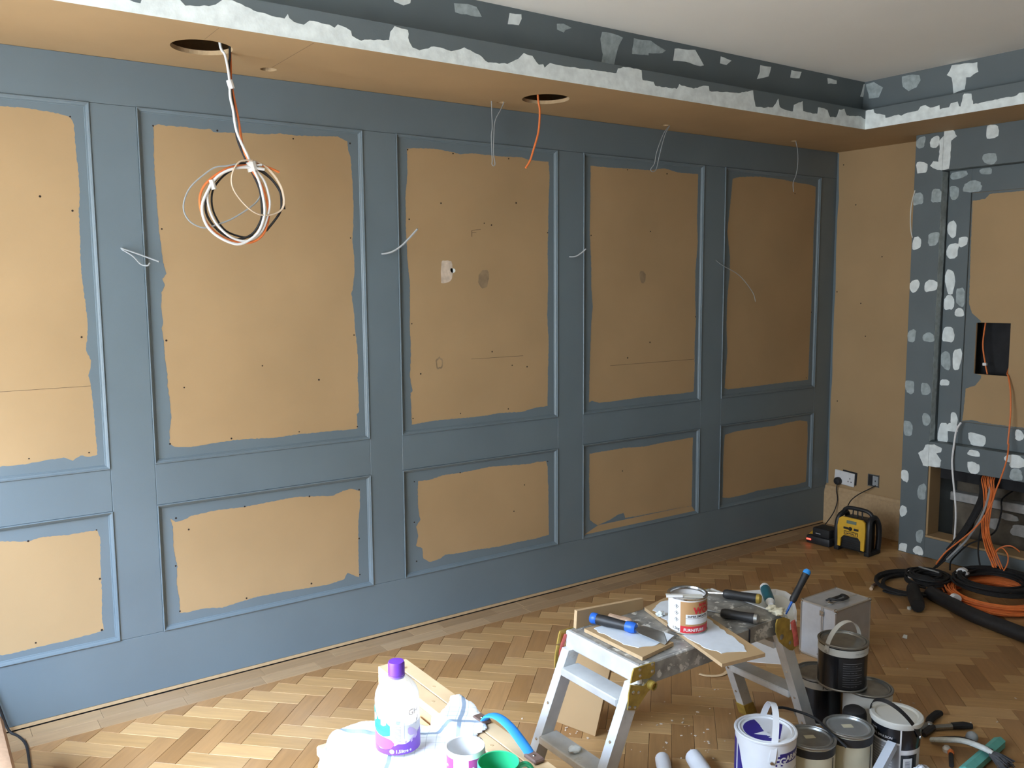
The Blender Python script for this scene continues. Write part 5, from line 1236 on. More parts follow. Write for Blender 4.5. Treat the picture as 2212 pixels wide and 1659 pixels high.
part('handle', pm('amber_acetate', (0.45, 0.30, 0.20), 0.12, var=0.3, scale=60, coat=0.5), sc1, lambda m: m.tube([(-0.045, 0, 0), (-0.040, 0, 0), (-0.01, 0, 0), (0.025, 0, 0), (0.035, 0, 0)], [0.008, 0.013, 0.012, 0.013, 0.008], 10))
part('shaft', 'steel', sc1, lambda m: rod(m, (0.033, 0, 0), (0.058, 0, 0), 0.0032))
bc = (-2.93, -1.63)
lb = thing('mdf_board', 'long MDF board with smoothed white filler jutting over the front of the platform', 'board', (bc[0], bc[1], 0.5017))
CB = [(-2.949 - bc[0], -1.414 - bc[1]), (-3.071 - bc[0], -1.850 - bc[1]), (-2.919 - bc[0], -1.873 - bc[1]), (-2.780 - bc[0], -1.377 - bc[1])]
part('board', ['mdf', 'mdf_edge'], lb, lambda m: m.prism(CB, [], 0.0, 0.0105, lambda u, v, d: (u, v, d), mi=0, mi_side=1))
FB = [(-2.945, -1.45), (-3.015, -1.66), (-3.03, -1.74), (-3.02, -1.80), (-2.985, -1.815), (-2.955, -1.835), (-2.925, -1.80), (-2.90, -1.72), (-2.87, -1.64), (-2.82, -1.50), (-2.81, -1.42), (-2.87, -1.41)]
part('filler_smear', 'filler_wet', lb, lambda m: m.prism(densify([(x - bc[0], y - bc[1]) for x, y in FB], 0.014, 0.004, random.Random(8)), [], 0.0105, 0.0122, lambda u, v, d: (u, v, d)))
lump('filler_ridge', 'crumbly ridge of dry filler along the edge of the long MDF board', (-2.963, -1.500, 0.5122), 0.014, 21, 'filler', 0.5, 'filler')

AV = math.radians(223.6)
def tin_shell(root, r, h, mat, rim='steel', open_top=False, n=40, lid='steel_dull', inset=0.010):
    part('body', mat, root, lambda m: m.lathe([(r * 0.94, 0.0), (r, 0.004), (r, h - 0.008)] + ([] if not open_top else [(r, h - 0.006), (r - 0.002, h - 0.006), (r - 0.002, 0.012), (0.0, 0.010)]), n, close=not open_top))
    part('rim', rim, root, lambda m: m.lathe([(r, h - 0.009), (r + 0.003, h - 0.007), (r + 0.0035, h - 0.002), (r + 0.001, h), (r - 0.004, h), (r - 0.006, h - 0.004), (r - 0.006, h - 0.009)], n, close=False))
    part('base_rim', rim, root, lambda m: m.lathe([(r * 0.94, 0.0), (r + 0.0025, 0.0), (r + 0.003, 0.003), (r, 0.006)], n, close=False))
    if not open_top:
        part('lid', lid, root, lambda m: m.lathe([(r - 0.005, h - 0.007), (r - 0.008, h - 0.002), (r - 0.013, h - 0.001), (r - 0.016, h - inset * 0.6), (0.0, h - inset * 0.6)], n, close=False))
def band(root, name, mat, r, a0, a1, z0, z1, t=0.0006): return cyl_band(name, mat, root, r, [(math.radians(a0), z0, z1), (math.radians(a1), z0, z1)], t)
def strap(root, r, z, ang, hgt, mat, wid=0.008, lean=0.0):
    """flat bail handle arching over the tin; ang = direction of the pivots, lean tips the arch sideways"""
    c, s = math.cos(ang), math.sin(ang)
    sl, cl = lean, math.sqrt(max(0, 1 - lean * lean))
    m = MB(); vs = []
    N_ = 28
    for k in range(N_ + 1):
        t = math.pi * k / N_
        for (rr, ww) in ((0.0, -1), (0.0, 1), (0.0016, 1), (0.0016, -1)):
            u = math.cos(t) * (r + 0.0022 + rr); q = math.sin(t) * (hgt + rr)
            # local frame: u along the pivots, q up the arch plane, w across it
            px_, py_, pz_ = u, q * sl + ww * wid * cl, q * cl - ww * wid * sl
            vs.append((c * px_ - s * py_, s * px_ + c * py_, z + pz_))
    fs = []
    for k in range(N_):
        for e_ in range(4):
            a, b_ = 4 * k + e_, 4 * k + (e_ + 1) % 4
            fs.append((a, b_, b_ + 4, a + 4))
    fs += [(0, 1, 2, 3), (4 * N_ + 3, 4 * N_ + 2, 4 * N_ + 1, 4 * N_)]
    m.add(vs, fs)
    h_ = m.build('handle', mat, root)
    for sg in (1, -1):
        part('pivot', 'steel', h_, lambda m: m.lathe([(0.006, 0), (0.005, 0.005)], 10, mat=Matrix.Translation((c * sg * (r + 0.002), s * sg * (r + 0.002), z)) @ Matrix.Rotation(ang if sg > 0 else ang + math.pi, 4, 'Z') @ Matrix.Rotation(math.pi / 2, 4, 'Y')))
# wood filler tin on the platform
r, h = 0.0575, 0.112
wf = thing('wood_filler_tin', 'open tin of furniture wood filler with white and tan label on the platform', 'tin', (-2.964, -1.616, 0.5142))
tin_shell(wf, r, h, 'white', 'steel', True)
part('filler_inside', 'stain_grey', wf, lambda m: m.lathe([(0.0, h - 0.028), (r - 0.0025, h - 0.026)], 32, close=False))
band(wf, 'tan_label', 'tan', r, 203, 330, 0.014, h - 0.012)
band(wf, 'red_band', 'red', r + 0.0002, 203, 330, 0.004, 0.026)
band(wf, 'white_panel', 'white', r + 0.0007, 219, 320, 0.032, 0.062, 0.0004)
band(wf, 'panel_rule', 'ink', r + 0.0011, 219, 320, 0.0495, 0.0503, 0.0002)
rt = r + 0.0015
lettering('FURNITURE', 0.0125, cyl_map(rt, math.radians(213), 0.0105), 'white', wf, bold=0.0003)
lettering('SUPER SMOOTH', 0.0095, cyl_map(rt, math.radians(224), 0.053), 'ink', wf, bold=0.0002)
lettering('WOOD', 0.027, cyl_map(rt, math.radians(242), 0.0645), 'red', wf, bold=0.0012)
lettering('RONS', 0.012, cyl_map(rt, math.radians(258), 0.087), 'red', wf, bold=0.0008)
lettering('1.5kg', 0.012, cyl_map(rt - 0.0005, math.radians(176), 0.012), 'ink', wf)
for k, z in enumerate((0.083, 0.063, 0.043)):
    dm = part('hazard_diamond', 'ink', wf, lambda m: m.add([cyl_map(rt - 0.0006, math.radians(190), z)(u, v) for u, v in ((0, -0.007), (0.007, 0), (0, 0.007), (-0.007, 0))], [(0, 1, 2, 3)]), smooth=0)
    part('hazard_field', 'white', dm, lambda m: m.add([cyl_map(rt - 0.0004, math.radians(190), z)(u, v) for u, v in ((0, -0.0057), (0.0057, 0), (0, 0.0057), (-0.0057, 0))], [(0, 1, 2, 3)]), smooth=0)
    part('hazard_symbol', 'ink', dm, lambda m: m.add([cyl_map(rt - 0.0002, math.radians(190), z)(u, v) for u, v in ((-0.001, -0.003), (0.001, -0.003), (0.0016, 0.003), (-0.0016, 0.003))], [(0, 1, 2, 3)]), smooth=0)
fk = thing('scraper_blade', 'flat pale scraper blade resting across the rim of the wood filler tin', 'scraper', (-2.964, -1.616, 0.5142 + h + 0.0008), rz=math.radians(-40))
part('blade', 'offwhite', fk, lambda m: m.box(-0.068, 0.040, -0.052, -0.026, 0.0, 0.002, 0.0008, mat=Matrix.Rotation(0.0, 4, 'Y')))
part('rolled_edge', 'white', fk, lambda m: rod(m, (-0.068, -0.054, 0.003), (-0.020, -0.050, 0.003), 0.004, 8))

def screwdriver(name, label, a, b, tip, mats, rh, cat='screwdriver', zt=None):
    A, B, T = Vector(a), Vector(b), Vector(tip)
    c = (A + B) / 2
    t = thing(name, label, cat, (c.x, c.y, c.z - rh))
    o3 = Vector((c.x, c.y, c.z - rh))
    d = (B - A).normalized()
    part('grip', mats[0], t, lambda m: m.tube([A - o3, A + d * 0.012 - o3, (A + B) / 2 - o3, B - d * 0.014 - o3, B - d * 0.004 - o3], [rh * 0.7, rh * 0.95, rh * 0.86, rh, rh * 0.9], 12))
    part('end_cap', mats[1], t, lambda m: m.tube([B - d * 0.012 - o3, B - d * 0.002 - o3, B + d * 0.004 - o3], [rh * 1.02, rh * 0.98, rh * 0.6], 12, smooth=1))
    part('shaft', mats[2], t, lambda m: m.tube([A + d * 0.004 - o3, T - o3], [0.0045, 0.0032], 8, smooth=1))
    return t
screwdriver('screwdriver', 'black handled screwdriver with bright shaft behind the wood filler tin', (-2.655, -1.485, 0.517), (-2.598, -1.592, 0.517), (-2.700, -1.400, 0.508), ('black', 'yellow_plate', 'steel'), 0.0165)
screwdriver('putty_knife', 'black handled putty knife with its dark blade behind the wood filler tin', (-2.795, -1.600, 0.517), (-2.742, -1.702, 0.517), (-2.845, -1.505, 0.520), ('black', 'steel_dull', 'steel_dull'), 0.0165, 'knife')
screwdriver('chisel_screwdriver', 'blue capped black screwdriver stuck upright in the far end of the platform', (-2.530, -1.665, 0.515), (-2.462, -1.672, 0.608), (-2.556, -1.662, 0.478), ('black', 'blue_strap', 'blue'), 0.0125)
# white tray hooked on the far end
tr = thing('white_plastic_tray', 'white plastic tray hooked on the far end of the platform under the teal tube', 'tray', (-2.49, -1.56, 0.452))
TO = [(-2.602, -1.400), (-2.535, -1.408), (-2.42, -1.452), (-2.375, -1.480), (-2.366, -1.515), (-2.385, -1.560), (-2.49, -1.655), (-2.565, -1.712), (-2.602, -1.715)]
TO = [(x + 2.49, y + 1.56) for x, y in TO]
TI = [(0.90 * x, 0.90 * y) for x, y in TO]
part('floor', 'offwhite', tr, lambda m: m.prism(TI, [], 0.0, 0.004, lambda u, v, d: (u, v, d)))
part('rim', 'white', tr, lambda m: m.prism(TO, [TI], 0.0, 0.020, lambda u, v, d: (u, v, d)))
tt = thing('filler_tube', 'teal and white filler tube lying on the white plastic tray', 'tube', (-2.50, -1.545, 0.4745), rz=math.radians(226))
part('body', 'teal', tt, lambda m: m.tube([(-0.070, 0, 0.017), (0.03, 0, 0.017), (0.055, 0, 0.017)], [0.0175, 0.0175, 0.016], 16, smooth=1))
part('crimped_end', 'white', tt, lambda m: m.tube([(-0.090, 0, 0.017), (-0.068, 0, 0.017)], [0.0165, 0.0178], 16, smooth=1))
part('nozzle_cap', 'white', tt, lambda m: m.tube([(0.054, 0, 0.017), (0.060, 0, 0.017), (0.085, 0, 0.017)], [0.016, 0.012, 0.008], 14, smooth=1))
# sheet leaning at the back of the platform, paper, shaving
sh = thing('leaning_mdf_sheet', 'brown MDF sheet leaning behind the near legs of the platform', 'board', (-3.02, -1.14, 0.0))
part('sheet', 'mdf', sh, lambda m: m.add([(-0.02, 0.09, 0.001), (0.03, -0.08, 0.001), (-0.01, -0.21, 0.33), (-0.075, -0.02, 0.33), (-0.008, 0.093, 0.001), (0.042, -0.077, 0.001), (0.002, -0.207, 0.33), (-0.063, -0.017, 0.33)], [(0, 1, 2, 3), (7, 6, 5, 4), (0, 4, 5, 1), (1, 5, 6, 2), (2, 6, 7, 3), (3, 7, 4, 0)]), smooth=0)
pa = [(-2.093, -1.125), (-1.93, -0.985), (-1.81, -0.995), (-1.82, -1.09), (-1.87, -1.17), (-1.975, -1.249)]
pc = thing('white_plastic_sheet', 'flat white plastic sheet lying on the floor behind the platform', 'sheet', (-1.95, -1.11, 0.0006))
part('sheet', 'white', pc, lambda m: m.prism([(x + 1.95, y + 1.11) for x, y in pa], [], 0.0, 0.003, lambda u, v, d: (u, v, d)), smooth=0)
cu_ = thing('wood_shaving', 'pale curved wood shaving on the parquet behind the platform', 'shaving', (-2.31, -1.13, 0))
part('strip', 'pine', cu_, lambda m: m.tube([(-0.03, 0.035, 0.004), (-0.02, 0.01, 0.004), (0.01, -0.015, 0.004), (0.045, -0.022, 0.004), (0.075, -0.015, 0.006)], 0.008, 8, flat=0.35))
for (x, y, a, lab) in ((-2.955, -1.515, 0.9, 'crumpled white paper roll under the platform'), (-2.865, -1.575, 1.1, 'smooth white paper roll under the platform')):
    rl = thing('paper_roll', lab, 'paper roll', (x, y, 0), rz=a)
    rr_ = 0.024 if x < -2.9 else 0.028
    def _roll(m):
        P = [(-0.10, 0, rr_), (-0.05, 0, rr_), (0.0, 0, rr_), (0.035, 0, rr_)]
        m.tube(P, [rr_, rr_ * (0.9 if x < -2.9 else 1), rr_, rr_ * 0.96], 18, smooth=3)
    part('roll', 'white', rl, _roll)
    part('core', 'offwhite', rl, lambda m: m.tube([(0.034, 0, rr_), (0.038, 0, rr_)], rr_ * 0.45, 12, smooth=1))
# ---------------- aluminium flight case
fc = thing('aluminium_case', 'silver aluminium tool case with black handle on the floor behind the paint tins', 'case', (-1.715, -1.272, 0))
CX, CY, CZ = 0.122, 0.086, 0.233
part('shell', 'alu_case' if 'alu_case' in M else pm('case_panel', (0.56, 0.58, 0.61), 0.40, 0.4, var=0.05, scale=30), fc, lambda m: m.box(-CX + 0.003, CX - 0.003, -CY + 0.003, CY - 0.003, 0.004, CZ - 0.003, 0.003))
case_edge = pm('case_edging', (0.66, 0.67, 0.68), 0.28, 0.8, var=0.05)
for sx in (-1, 1):
    for sy in (-1, 1):
        part('edge_rail', case_edge, fc, lambda m: m.box(sx * CX - 0.008 if sx > 0 else -CX, CX if sx > 0 else -CX + 0.008, sy * CY - 0.008 if sy > 0 else -CY, CY if sy > 0 else -CY + 0.008, 0.010, CZ - 0.010, 0.003))
for z in (0.0, CZ - 0.009):
    for s in (-1, 1):
        a, b_ = (-CX, -CX + 0.009) if s < 0 else (CX - 0.009, CX)
        Box('edge_rail', case_edge, fc, a, b_, -CY + 0.006, CY - 0.006, z, z + 0.009, 0.003)
        a, b_ = (-CY, -CY + 0.009) if s < 0 else (CY - 0.009, CY)
        Box('edge_rail', case_edge, fc, -CX + 0.006, CX - 0.006, a, b_, z, z + 0.009, 0.003)
    for sx in (-1, 1):
        for sy in (-1, 1):
            part('corner', 'steel', fc, lambda m: m.box(sx * (CX - 0.006) - 0.0075, sx * (CX - 0.006) + 0.0075, sy * (CY - 0.006) - 0.0075, sy * (CY - 0.006) + 0.0075, z - (0 if z == 0 else 0.0035), z + (0.013 if z == 0 else 0.011), 0.004))
for dy in (-0.024, -0.017):
    Box('lid_seam', case_edge, fc, -CX - 0.0012, -CX + 0.004, dy - 0.0025, dy + 0.0025, 0.008, CZ - 0.006, 0.0008)
Box('lid_seam', case_edge, fc, -CX + 0.006, CX - 0.006, -0.023, -0.018, CZ - 0.004, CZ + 0.0008, 0.0008)
for x in (-0.070, 0.040):
    lt = Box('latch', 'steel', fc, x - 0.010, x + 0.010, -0.034, -0.006, CZ - 0.001, CZ + 0.005, 0.0015)
    part('latch_hook', 'steel', lt, lambda m: rod(m, (x - 0.007, -0.012, CZ + 0.006), (x + 0.007, -0.012, CZ + 0.006), 0.003, 8))
hd = part('handle', 'black', fc, lambda m: m.tube([(-0.050, 0.004, CZ + 0.002), (-0.046, -0.006, CZ + 0.010), (-0.030, -0.040, CZ + 0.012), (0.020, -0.040, CZ + 0.012), (0.036, -0.006, CZ + 0.010), (0.040, 0.004, CZ + 0.002)], 0.0075, 8, flat=0.7))
Box('handle_plate', 'black', hd, -0.056, 0.046, 0.000, 0.012, CZ - 0.001, CZ + 0.004, 0.001)
ltc = Box('front_latch', 'steel', fc, -CX - 0.004, -CX + 0.001, -0.030, -0.010, CZ - 0.042, CZ - 0.020, 0.0015)
for dy in (-0.025, -0.015):
    part('latch_rivet', 'steel_dull', ltc, lambda m: m.lathe([(0.0032, 0), (0.0028, 0.002)], 10, mat=Matrix.Translation((-CX - 0.004, dy, CZ - 0.034)) @ Matrix.Rotation(-math.pi / 2, 4, 'Y')))
for dy in (-0.040, -0.006):
    part('bottom_rivet', 'steel_dull', fc, lambda m: m.lathe([(0.004, 0), (0.003, 0.002)], 10, mat=Matrix.Translation((-CX, dy, 0.022)) @ Matrix.Rotation(-math.pi / 2, 4, 'Y')))

# ---------------- paint tins
deg = math.degrees
def view_angle(x, y): return math.degrees(math.atan2(CAM.y - y, CAM.x - x)) % 360
# A: white and purple five litre tin
ax, ay, r, h = -2.812, -1.797, 0.089, 0.224
A = thing('white_paint_tin', 'large white and purple paint tin with white strap handle, nearest the camera', 'paint tin', (ax, ay, 0))
tin_shell(A, r, h, 'white', 'white', lid='white')
va = view_angle(ax, ay)
cyl_band('purple_swoosh', 'navy', A, r, [(math.radians(va + q), a, b_) for q, a, b_ in ((-92, 0.01, 0.200), (-70, 0.01, 0.198), (-56, 0.01, 0.180), (-44, 0.01, 0.120), (-36, 0.01, 0.070), (-30, 0.01, 0.012))])
band(A, 'navy_logo_block', 'navy', r, va + 28, va + 100, 0.158, 0.188)
lettering('ARMSTEAD', 0.024, cyl_map(r + 0.0012, math.radians(va + 41), 0.164), 'white', A, bold=0.0008)
for k in range(3):
    cyl_band('logo_bar', 'navy', A, r, [(math.radians(va + 20 + 2 * k), 0.151 + 0.012 * k, 0.157 + 0.012 * k), (math.radians(va + 35), 0.151 + 0.012 * k, 0.157 + 0.012 * k)])
lettering('G', 0.03, cyl_map(r + 0.0012, math.radians(va + 27), 0.156), 'white', A, bold=0.0010)
lettering('STEAD', 0.040, cyl_map(r + 0.0012, math.radians(va - 82), 0.058), 'white', A, bold=0.0014)
band(A, 'small_print_box', 'navy', r, va + 26, va + 33, 0.088, 0.110)
for k in range(5):
    band(A, 'small_print', 'grey_ink', r, va + 42, va + 80, 0.128 - 0.010 * k, 0.1292 - 0.010 * k)
zl = h - 0.0058
part('lid_logo', 'navy', A, lambda m: m.prism([(0.066 * math.cos(a), 0.066 * math.sin(a)) for a in [math.radians(q) for q in range(70, 255, 12)]] + [(-0.02, -0.02), (0.01, 0.03)], [], zl, zl + 0.0004, lambda u, v, d: (u, v, d)), smooth=0)
part('lid_logo', 'navy', A, lambda m: m.prism([(-0.010, -0.060), (0.066, -0.010), (0.064, 0.012), (-0.020, -0.046)], [], zl, zl + 0.0004, lambda u, v, d: (u, v, d)), smooth=0)
part('lid_logo_gap', 'white', A, lambda m: m.prism([(-0.048, 0.004), (0.012, -0.008), (-0.016, -0.032)], [], zl + 0.0005, zl + 0.0008, lambda u, v, d: (u, v, d)), smooth=0)
_ca = math.radians(va - 90 - 68)
lettering('ARMSTEAD', 0.021, lambda u, v: (-0.002 + math.cos(_ca) * u - math.sin(_ca) * (v - 0.008), math.sin(_ca) * u + math.cos(_ca) * (v - 0.008) + 0.0, zl + 0.0012), 'white', A, bold=0.0006, centre=True)
strap(A, r, 0.165, math.radians(va + 12), 0.135, 'white', 0.0095, lean=0.16)
# B, C: two alike cream tins with black bands
def cream_tin(x, y, label, r=0.0735, h=0.165, sticker=True, dull=False):
    t = thing('cream_paint_tin', label, 'paint tin', (x, y, 0), group='cream tins with black bands')
    tin_shell(t, r, h, 'cream', 'steel_dull', lid='steel_dull' if dull else 'steel_lid')
    v_ = view_angle(x, y)
    band(t, 'black_band', 'black', r, 0, 360, h - 0.036, h - 0.011)
    a = math.radians(v_ - 90 + 25)
    def _st(m): m.prism([rotz(q, a) for q in ((-0.016, -0.010), (0.016, -0.010), (0.016, 0.010), (-0.016, 0.010))], [], h - 0.0058, h - 0.0052, lambda u, v, d: (u + 0.004, v + 0.006, d))
    part('lid_sticker', 'cream', t, _st, smooth=0)
    for k in range(3):
        band(t, 'printed_mark', 'ink', r, v_ + 8 + 14 * k, v_ + 11 + 14 * k, 0.040, 0.047)
    band(t, 'dark_label_edge', 'black', r, v_ + 62, v_ + 66, 0.012, h - 0.040)
    return t
M['steel_lid'] = pm('tin_lid', (0.42, 0.44, 0.44), 0.35, 0.7, var=0.1, scale=20)
cream_tin(-2.650, -1.838, 'cream paint tin with dull brown lid right beside the white and purple tin', dull=True)
cream_tin(-2.497, -1.866, 'cream paint tin with shiny lid and pale sticker beside the white plastic tub')
# D: white tub
x, y, r, h = -2.345, -1.935, 0.073, 0.190
D = thing('emulsion_tub', 'white lidded emulsion tub with black label and black handle', 'paint tub', (x, y, 0))
v_ = view_angle(x, y)
part('body', 'white', D, lambda m: m.lathe([(r * 0.92, 0.0), (r * 0.94, 0.003), (r, h - 0.02)], 40))
part('lid', 'offwhite', D, lambda m: m.lathe([(r + 0.004, h - 0.020), (r + 0.007, h - 0.012), (r + 0.007, h - 0.003), (r + 0.003, h), (r - 0.008, h), (r - 0.012, h - 0.005), (0, h - 0.0045)], 40, close=False))
def tub_r(z): return r * (0.94 + 0.06 * z / (h - 0.02)) + 0.0006
def tband(name, mat, a0, a1, z0, z1, e=0.0):
    m = MB(); n_ = 12; vs = []
    for i in range(n_ + 1):
        a = math.radians(v_ + a0 + (a1 - a0) * i / n_)
        for z in (z0, z1): vs.append(((tub_r(z) + e) * math.cos(a), (tub_r(z) + e) * math.sin(a), z))
    m.add(vs, [(2 * i, 2 * i + 2, 2 * i + 3, 2 * i + 1) for i in range(n_)])
    return m.build(name, mat, D, fix=False)
tband('black_label', 'black_gloss', -85, 10, h - 0.066, h - 0.022); tband('black_label', 'black_gloss', 14, 95, h - 0.088, h - 0.022)
tband('grey_label', 'grey_ink', -85, 10, 0.012, h - 0.072); tband('black_label', 'black_gloss', 14, 60, 0.010, h - 0.104)
tband('barcode_field', 'white', 20, 44, 0.022, 0.075, 0.0004)
for k in range(9): tband('barcode_bar', 'ink', 25, 38, 0.032 + 0.004 * k, 0.0335 + 0.004 * k, 0.0008)
for k in range(8): tband('small_print', 'white', -60, -6, 0.040 + 0.009 * k, 0.0412 + 0.009 * k, 0.0006)
for txt, sz, z in (('MATT', 0.010, h - 0.042), ('VINYL EMULSION', 0.010, h - 0.056)):
    lettering(txt, sz, lambda u, v: ((tub_r(z) + 0.001) * math.cos(math.radians(v_ - 68) + u / r), (tub_r(z) + 0.001) * math.sin(math.radians(v_ - 68) + u / r), z + v), 'white', D)
strap(D, r + 0.002, h - 0.048, math.radians(v_ + 62), 0.130, 'black', 0.0065, lean=-0.55)
# E, F, H: black tins with white bands
def black_tin(x, y, z, label, r, h, band_txt=None, handle=False, dark=False, lidmat='steel_dull', white_body=False):
    t = thing('black_paint_tin' if not white_body else 'grey_lidded_tin', label, 'paint tin', (x, y, z), group=None if white_body else 'black tins with white bands')
    tin_shell(t, r, h, 'black_gloss' if not white_body else 'offwhite', 'steel_dull', lid=lidmat)
    v_ = view_angle(x, y)
    if not white_body:
        band(t, 'white_band', 'offwhite', r, 0, 360, h - 0.036, h - 0.012, 0.0012)
    if band_txt:
        lettering(band_txt, 0.017, cyl_map(r + 0.0022, math.radians(v_ + 8), h - 0.031), 'ink', t, bold=0.0004)
    if handle:
        lettering('FAST DRYING', 0.007, cyl_map(r + 0.0022, math.radians(v_ + 30), h - 0.026), 'grey_ink', t)
        bb_ = band(t, 'text_panel', 'black', r, v_ - 8, v_ + 58, 0.010, h - 0.042)
        for k in range(11):
            band(t, 'small_print', 'grey_ink', r + 0.0007, v_ + 2, v_ + 2 + (48 if k % 3 else 34), 0.020 + 0.008 * k, 0.0208 + 0.008 * k, 0.0002)
        strap(t, r + 0.001, h - 0.026, math.radians(v_ - 38), 0.088, 'offwhite', 0.0085, lean=0.08)
    return t
black_tin(-2.237, -1.572, 0, 'black paint tin with white band, partly hidden under the raised handled tin', 0.0815, 0.166, 'PORCH')
black_tin(-2.203, -1.742, 0, 'tin with grey lid standing behind the white tub', 0.0800, 0.166, white_body=True)
black_tin(-2.252, -1.672, 0.1665, 'black paint tin with white strap handle raised on top of two other tins', 0.0815, 0.158, handle=True)
bt = thing('black_plastic_bottle', 'black plastic bottle with wide dome cap squeezed between the tins', 'bottle', (-2.365, -1.800, 0))
part('body', 'black', bt, lambda m: m.lathe([(0.046, 0.0), (0.050, 0.004), (0.050, 0.098), (0.044, 0.112), (0.036, 0.116)], 28))
part('dome_cap', 'rubber', bt, lambda m: m.lathe([(0.038, 0.114), (0.038, 0.140), (0.034, 0.152), (0.022, 0.160), (0.0, 0.163)], 28, close=False))
lettering('MTI', 0.010, cyl_map(0.0508, math.radians(view_angle(-2.365, -1.8) - 40), 0.086), 'white', bt)
band(bt, 'red_stripe', 'red', 0.050, view_angle(-2.365, -1.8) - 70, view_angle(-2.365, -1.8) - 5, 0.074, 0.082)
cd_ = thing('black_flex_on_tins', 'black flex draped across the lids of the cream tins', 'cable', (-2.57, -1.76, 0.165))
part('flex', 'rubber', cd_, lambda m: m.tube([(-0.13, 0.035, 0.025), (-0.06, 0.06, 0.030), (0.0, 0.03, 0.012), (0.02, -0.02, 0.004), (0.0, -0.07, 0.0035), (-0.022, -0.115, 0.0035), (-0.015, -0.16, -0.02)], 0.0045, 8))

# ---------------- front right: bar, bag, hand tools
br_ = thing('grey_batten', 'light grey square batten leaning on the white tub', 'batten', (-2.50, -1.955, 0))
def _bar(m):
    a, b_ = Vector((-0.135, -0.05, 0.020)), Vector((0.085, -0.012, 0.120))
    d = (b_ - a).normalized(); s = Vector((-d.y, d.x, 0)).normalized(); u = d.cross(s) * -1
    vs = [p + s * i * 0.013 + u * j * 0.013 for p in (a, b_) for i, j in ((-1, -1), (1, -1), (1, 1), (-1, 1))]
    m.add(vs, [(0, 3, 2, 1), (4, 5, 6, 7), (0, 1, 5, 4), (1, 2, 6, 5), (2, 3, 7, 6), (3, 0, 4, 7)])
part('bar', pm('pale_grey_paint', (0.50, 0.54, 0.60), 0.5, var=0.05), br_, _bar)
def crumpled(m, cols, rows, lx, ly, hmax, seed, print_fn=None):
    o3 = Vector((seed * 3.1, seed * 1.7, 0))
    vs = []
    for j in range(rows + 1):
        for i in range(cols + 1):
            u, v = i / cols * 2 - 1, j / rows * 2 - 1
            rr = min(1.0, (abs(u) ** 2.6 + abs(v) ** 2.6) ** (1 / 2.6))
            e = max(0.0, 1 - rr ** 2.2)
            n1 = noise.noise(Vector((u * 1.8, v * 1.8, 0)) + o3); n2 = abs(noise.noise(Vector((u * 3.6, v * 3.6, 2)) + o3)); n3 = abs(noise.noise(Vector((u * 8, v * 8, 5)) + o3))
            k = 1 + 0.10 * n1 + 0.05 * n3
            vs.append((u * lx * k, v * ly * k, 0.002 + hmax * e * (0.72 + 0.45 * n1) + e ** 0.3 * (-0.035 * n2 * 0.6 + 0.010 * n3)))
    vs = [(a, b_, max(0.002, c)) for a, b_, c in vs]
    for j in range(rows):
        for i in range(cols):
            a = j * (cols + 1) + i
            mi = print_fn((i + .5) / cols, (j + .5) / rows) if print_fn else 0
            m.add([], [], 0)
            m.f.append((a, a + 1, a + cols + 2, a + cols + 1)); m.mi.append(mi)
    m.v = vs
def _print(u, v):
    if 0.62 < u < 0.66 and 0.40 < v < 0.66: return 1
    if 0.66 <= u < 0.69 and 0.38 < v < 0.62: return 2
    if 0.69 <= u < 0.72 and 0.36 < v < 0.58: return 3
    if 0.74 < u < 0.80 and 0.30 < v < 0.60 and int(v * 26) % 2 == 0: return 4
    if 0.50 < u < 0.56 and 0.22 < v < 0.40 and (int(u * 70) + int(v * 50)) % 2 == 0: return 4
    if 0.30 < u < 0.45 and 0.62 < v < 0.80 and int(v * 50) % 3 == 0: return 5
    return 0
bg = thing('plastic_bag', 'crumpled white plastic bag with coloured print on the floor before the tub', 'plastic bag', (-2.365, -2.085, 0), rz=math.radians(-40))
m = MB(); crumpled(m, 64, 64, 0.105, 0.092, 0.085, 2.0, _print)
m.build('film', [pm('bag_film', (0.74, 0.77, 0.82), 0.28, var=0.05, scale=10), 'red', 'yellow', 'navy', 'blue', 'grey_ink'], bg, smooth=50)
pw = thing('locking_pliers', 'black gripped pliers lying open on the parquet beside the tub', 'pliers', (-2.00, -1.865, 0))
part('jaw', 'steel_dull', pw, lambda m: m.tube([(-0.085, 0.01, 0.014), (-0.05, 0.01, 0.015), (-0.015, 0.005, 0.014)], [0.008, 0.014, 0.012], 10))
part('jaw', 'black', pw, lambda m: m.tube([(-0.085, -0.018, 0.012), (-0.05, -0.012, 0.012), (-0.01, -0.008, 0.012)], [0.008, 0.013, 0.012], 10))
part('grip', 'rubber', pw, lambda m: m.tube([(-0.02, 0.004, 0.014), (0.03, 0.025, 0.015), (0.085, 0.030, 0.016), (0.105, 0.026, 0.015)], [0.010, 0.013, 0.014, 0.009], 10))
part('handle', 'steel_dull', pw, lambda m: m.tube([(-0.02, -0.006, 0.012), (0.03, -0.032, 0.012), (0.055, -0.045, 0.012)], [0.009, 0.009, 0.010], 10))
part('grip', 'rubber', pw, lambda m: m.tube([(0.05, -0.042, 0.013), (0.085, -0.065, 0.014), (0.105, -0.085, 0.013)], [0.011, 0.013, 0.009], 10))
part('pivot', 'steel', pw, lambda m: m.lathe([(0.010, 0.024), (0.008, 0.029), (0.0, 0.030)], 14, c=(-0.018, 0, 0), close=False))
pb = thing('paint_brush', 'paint-caked brush with white handle and dark bristles crossing the mint bar', 'paint brush', (-2.09, -2.02, 0.0))
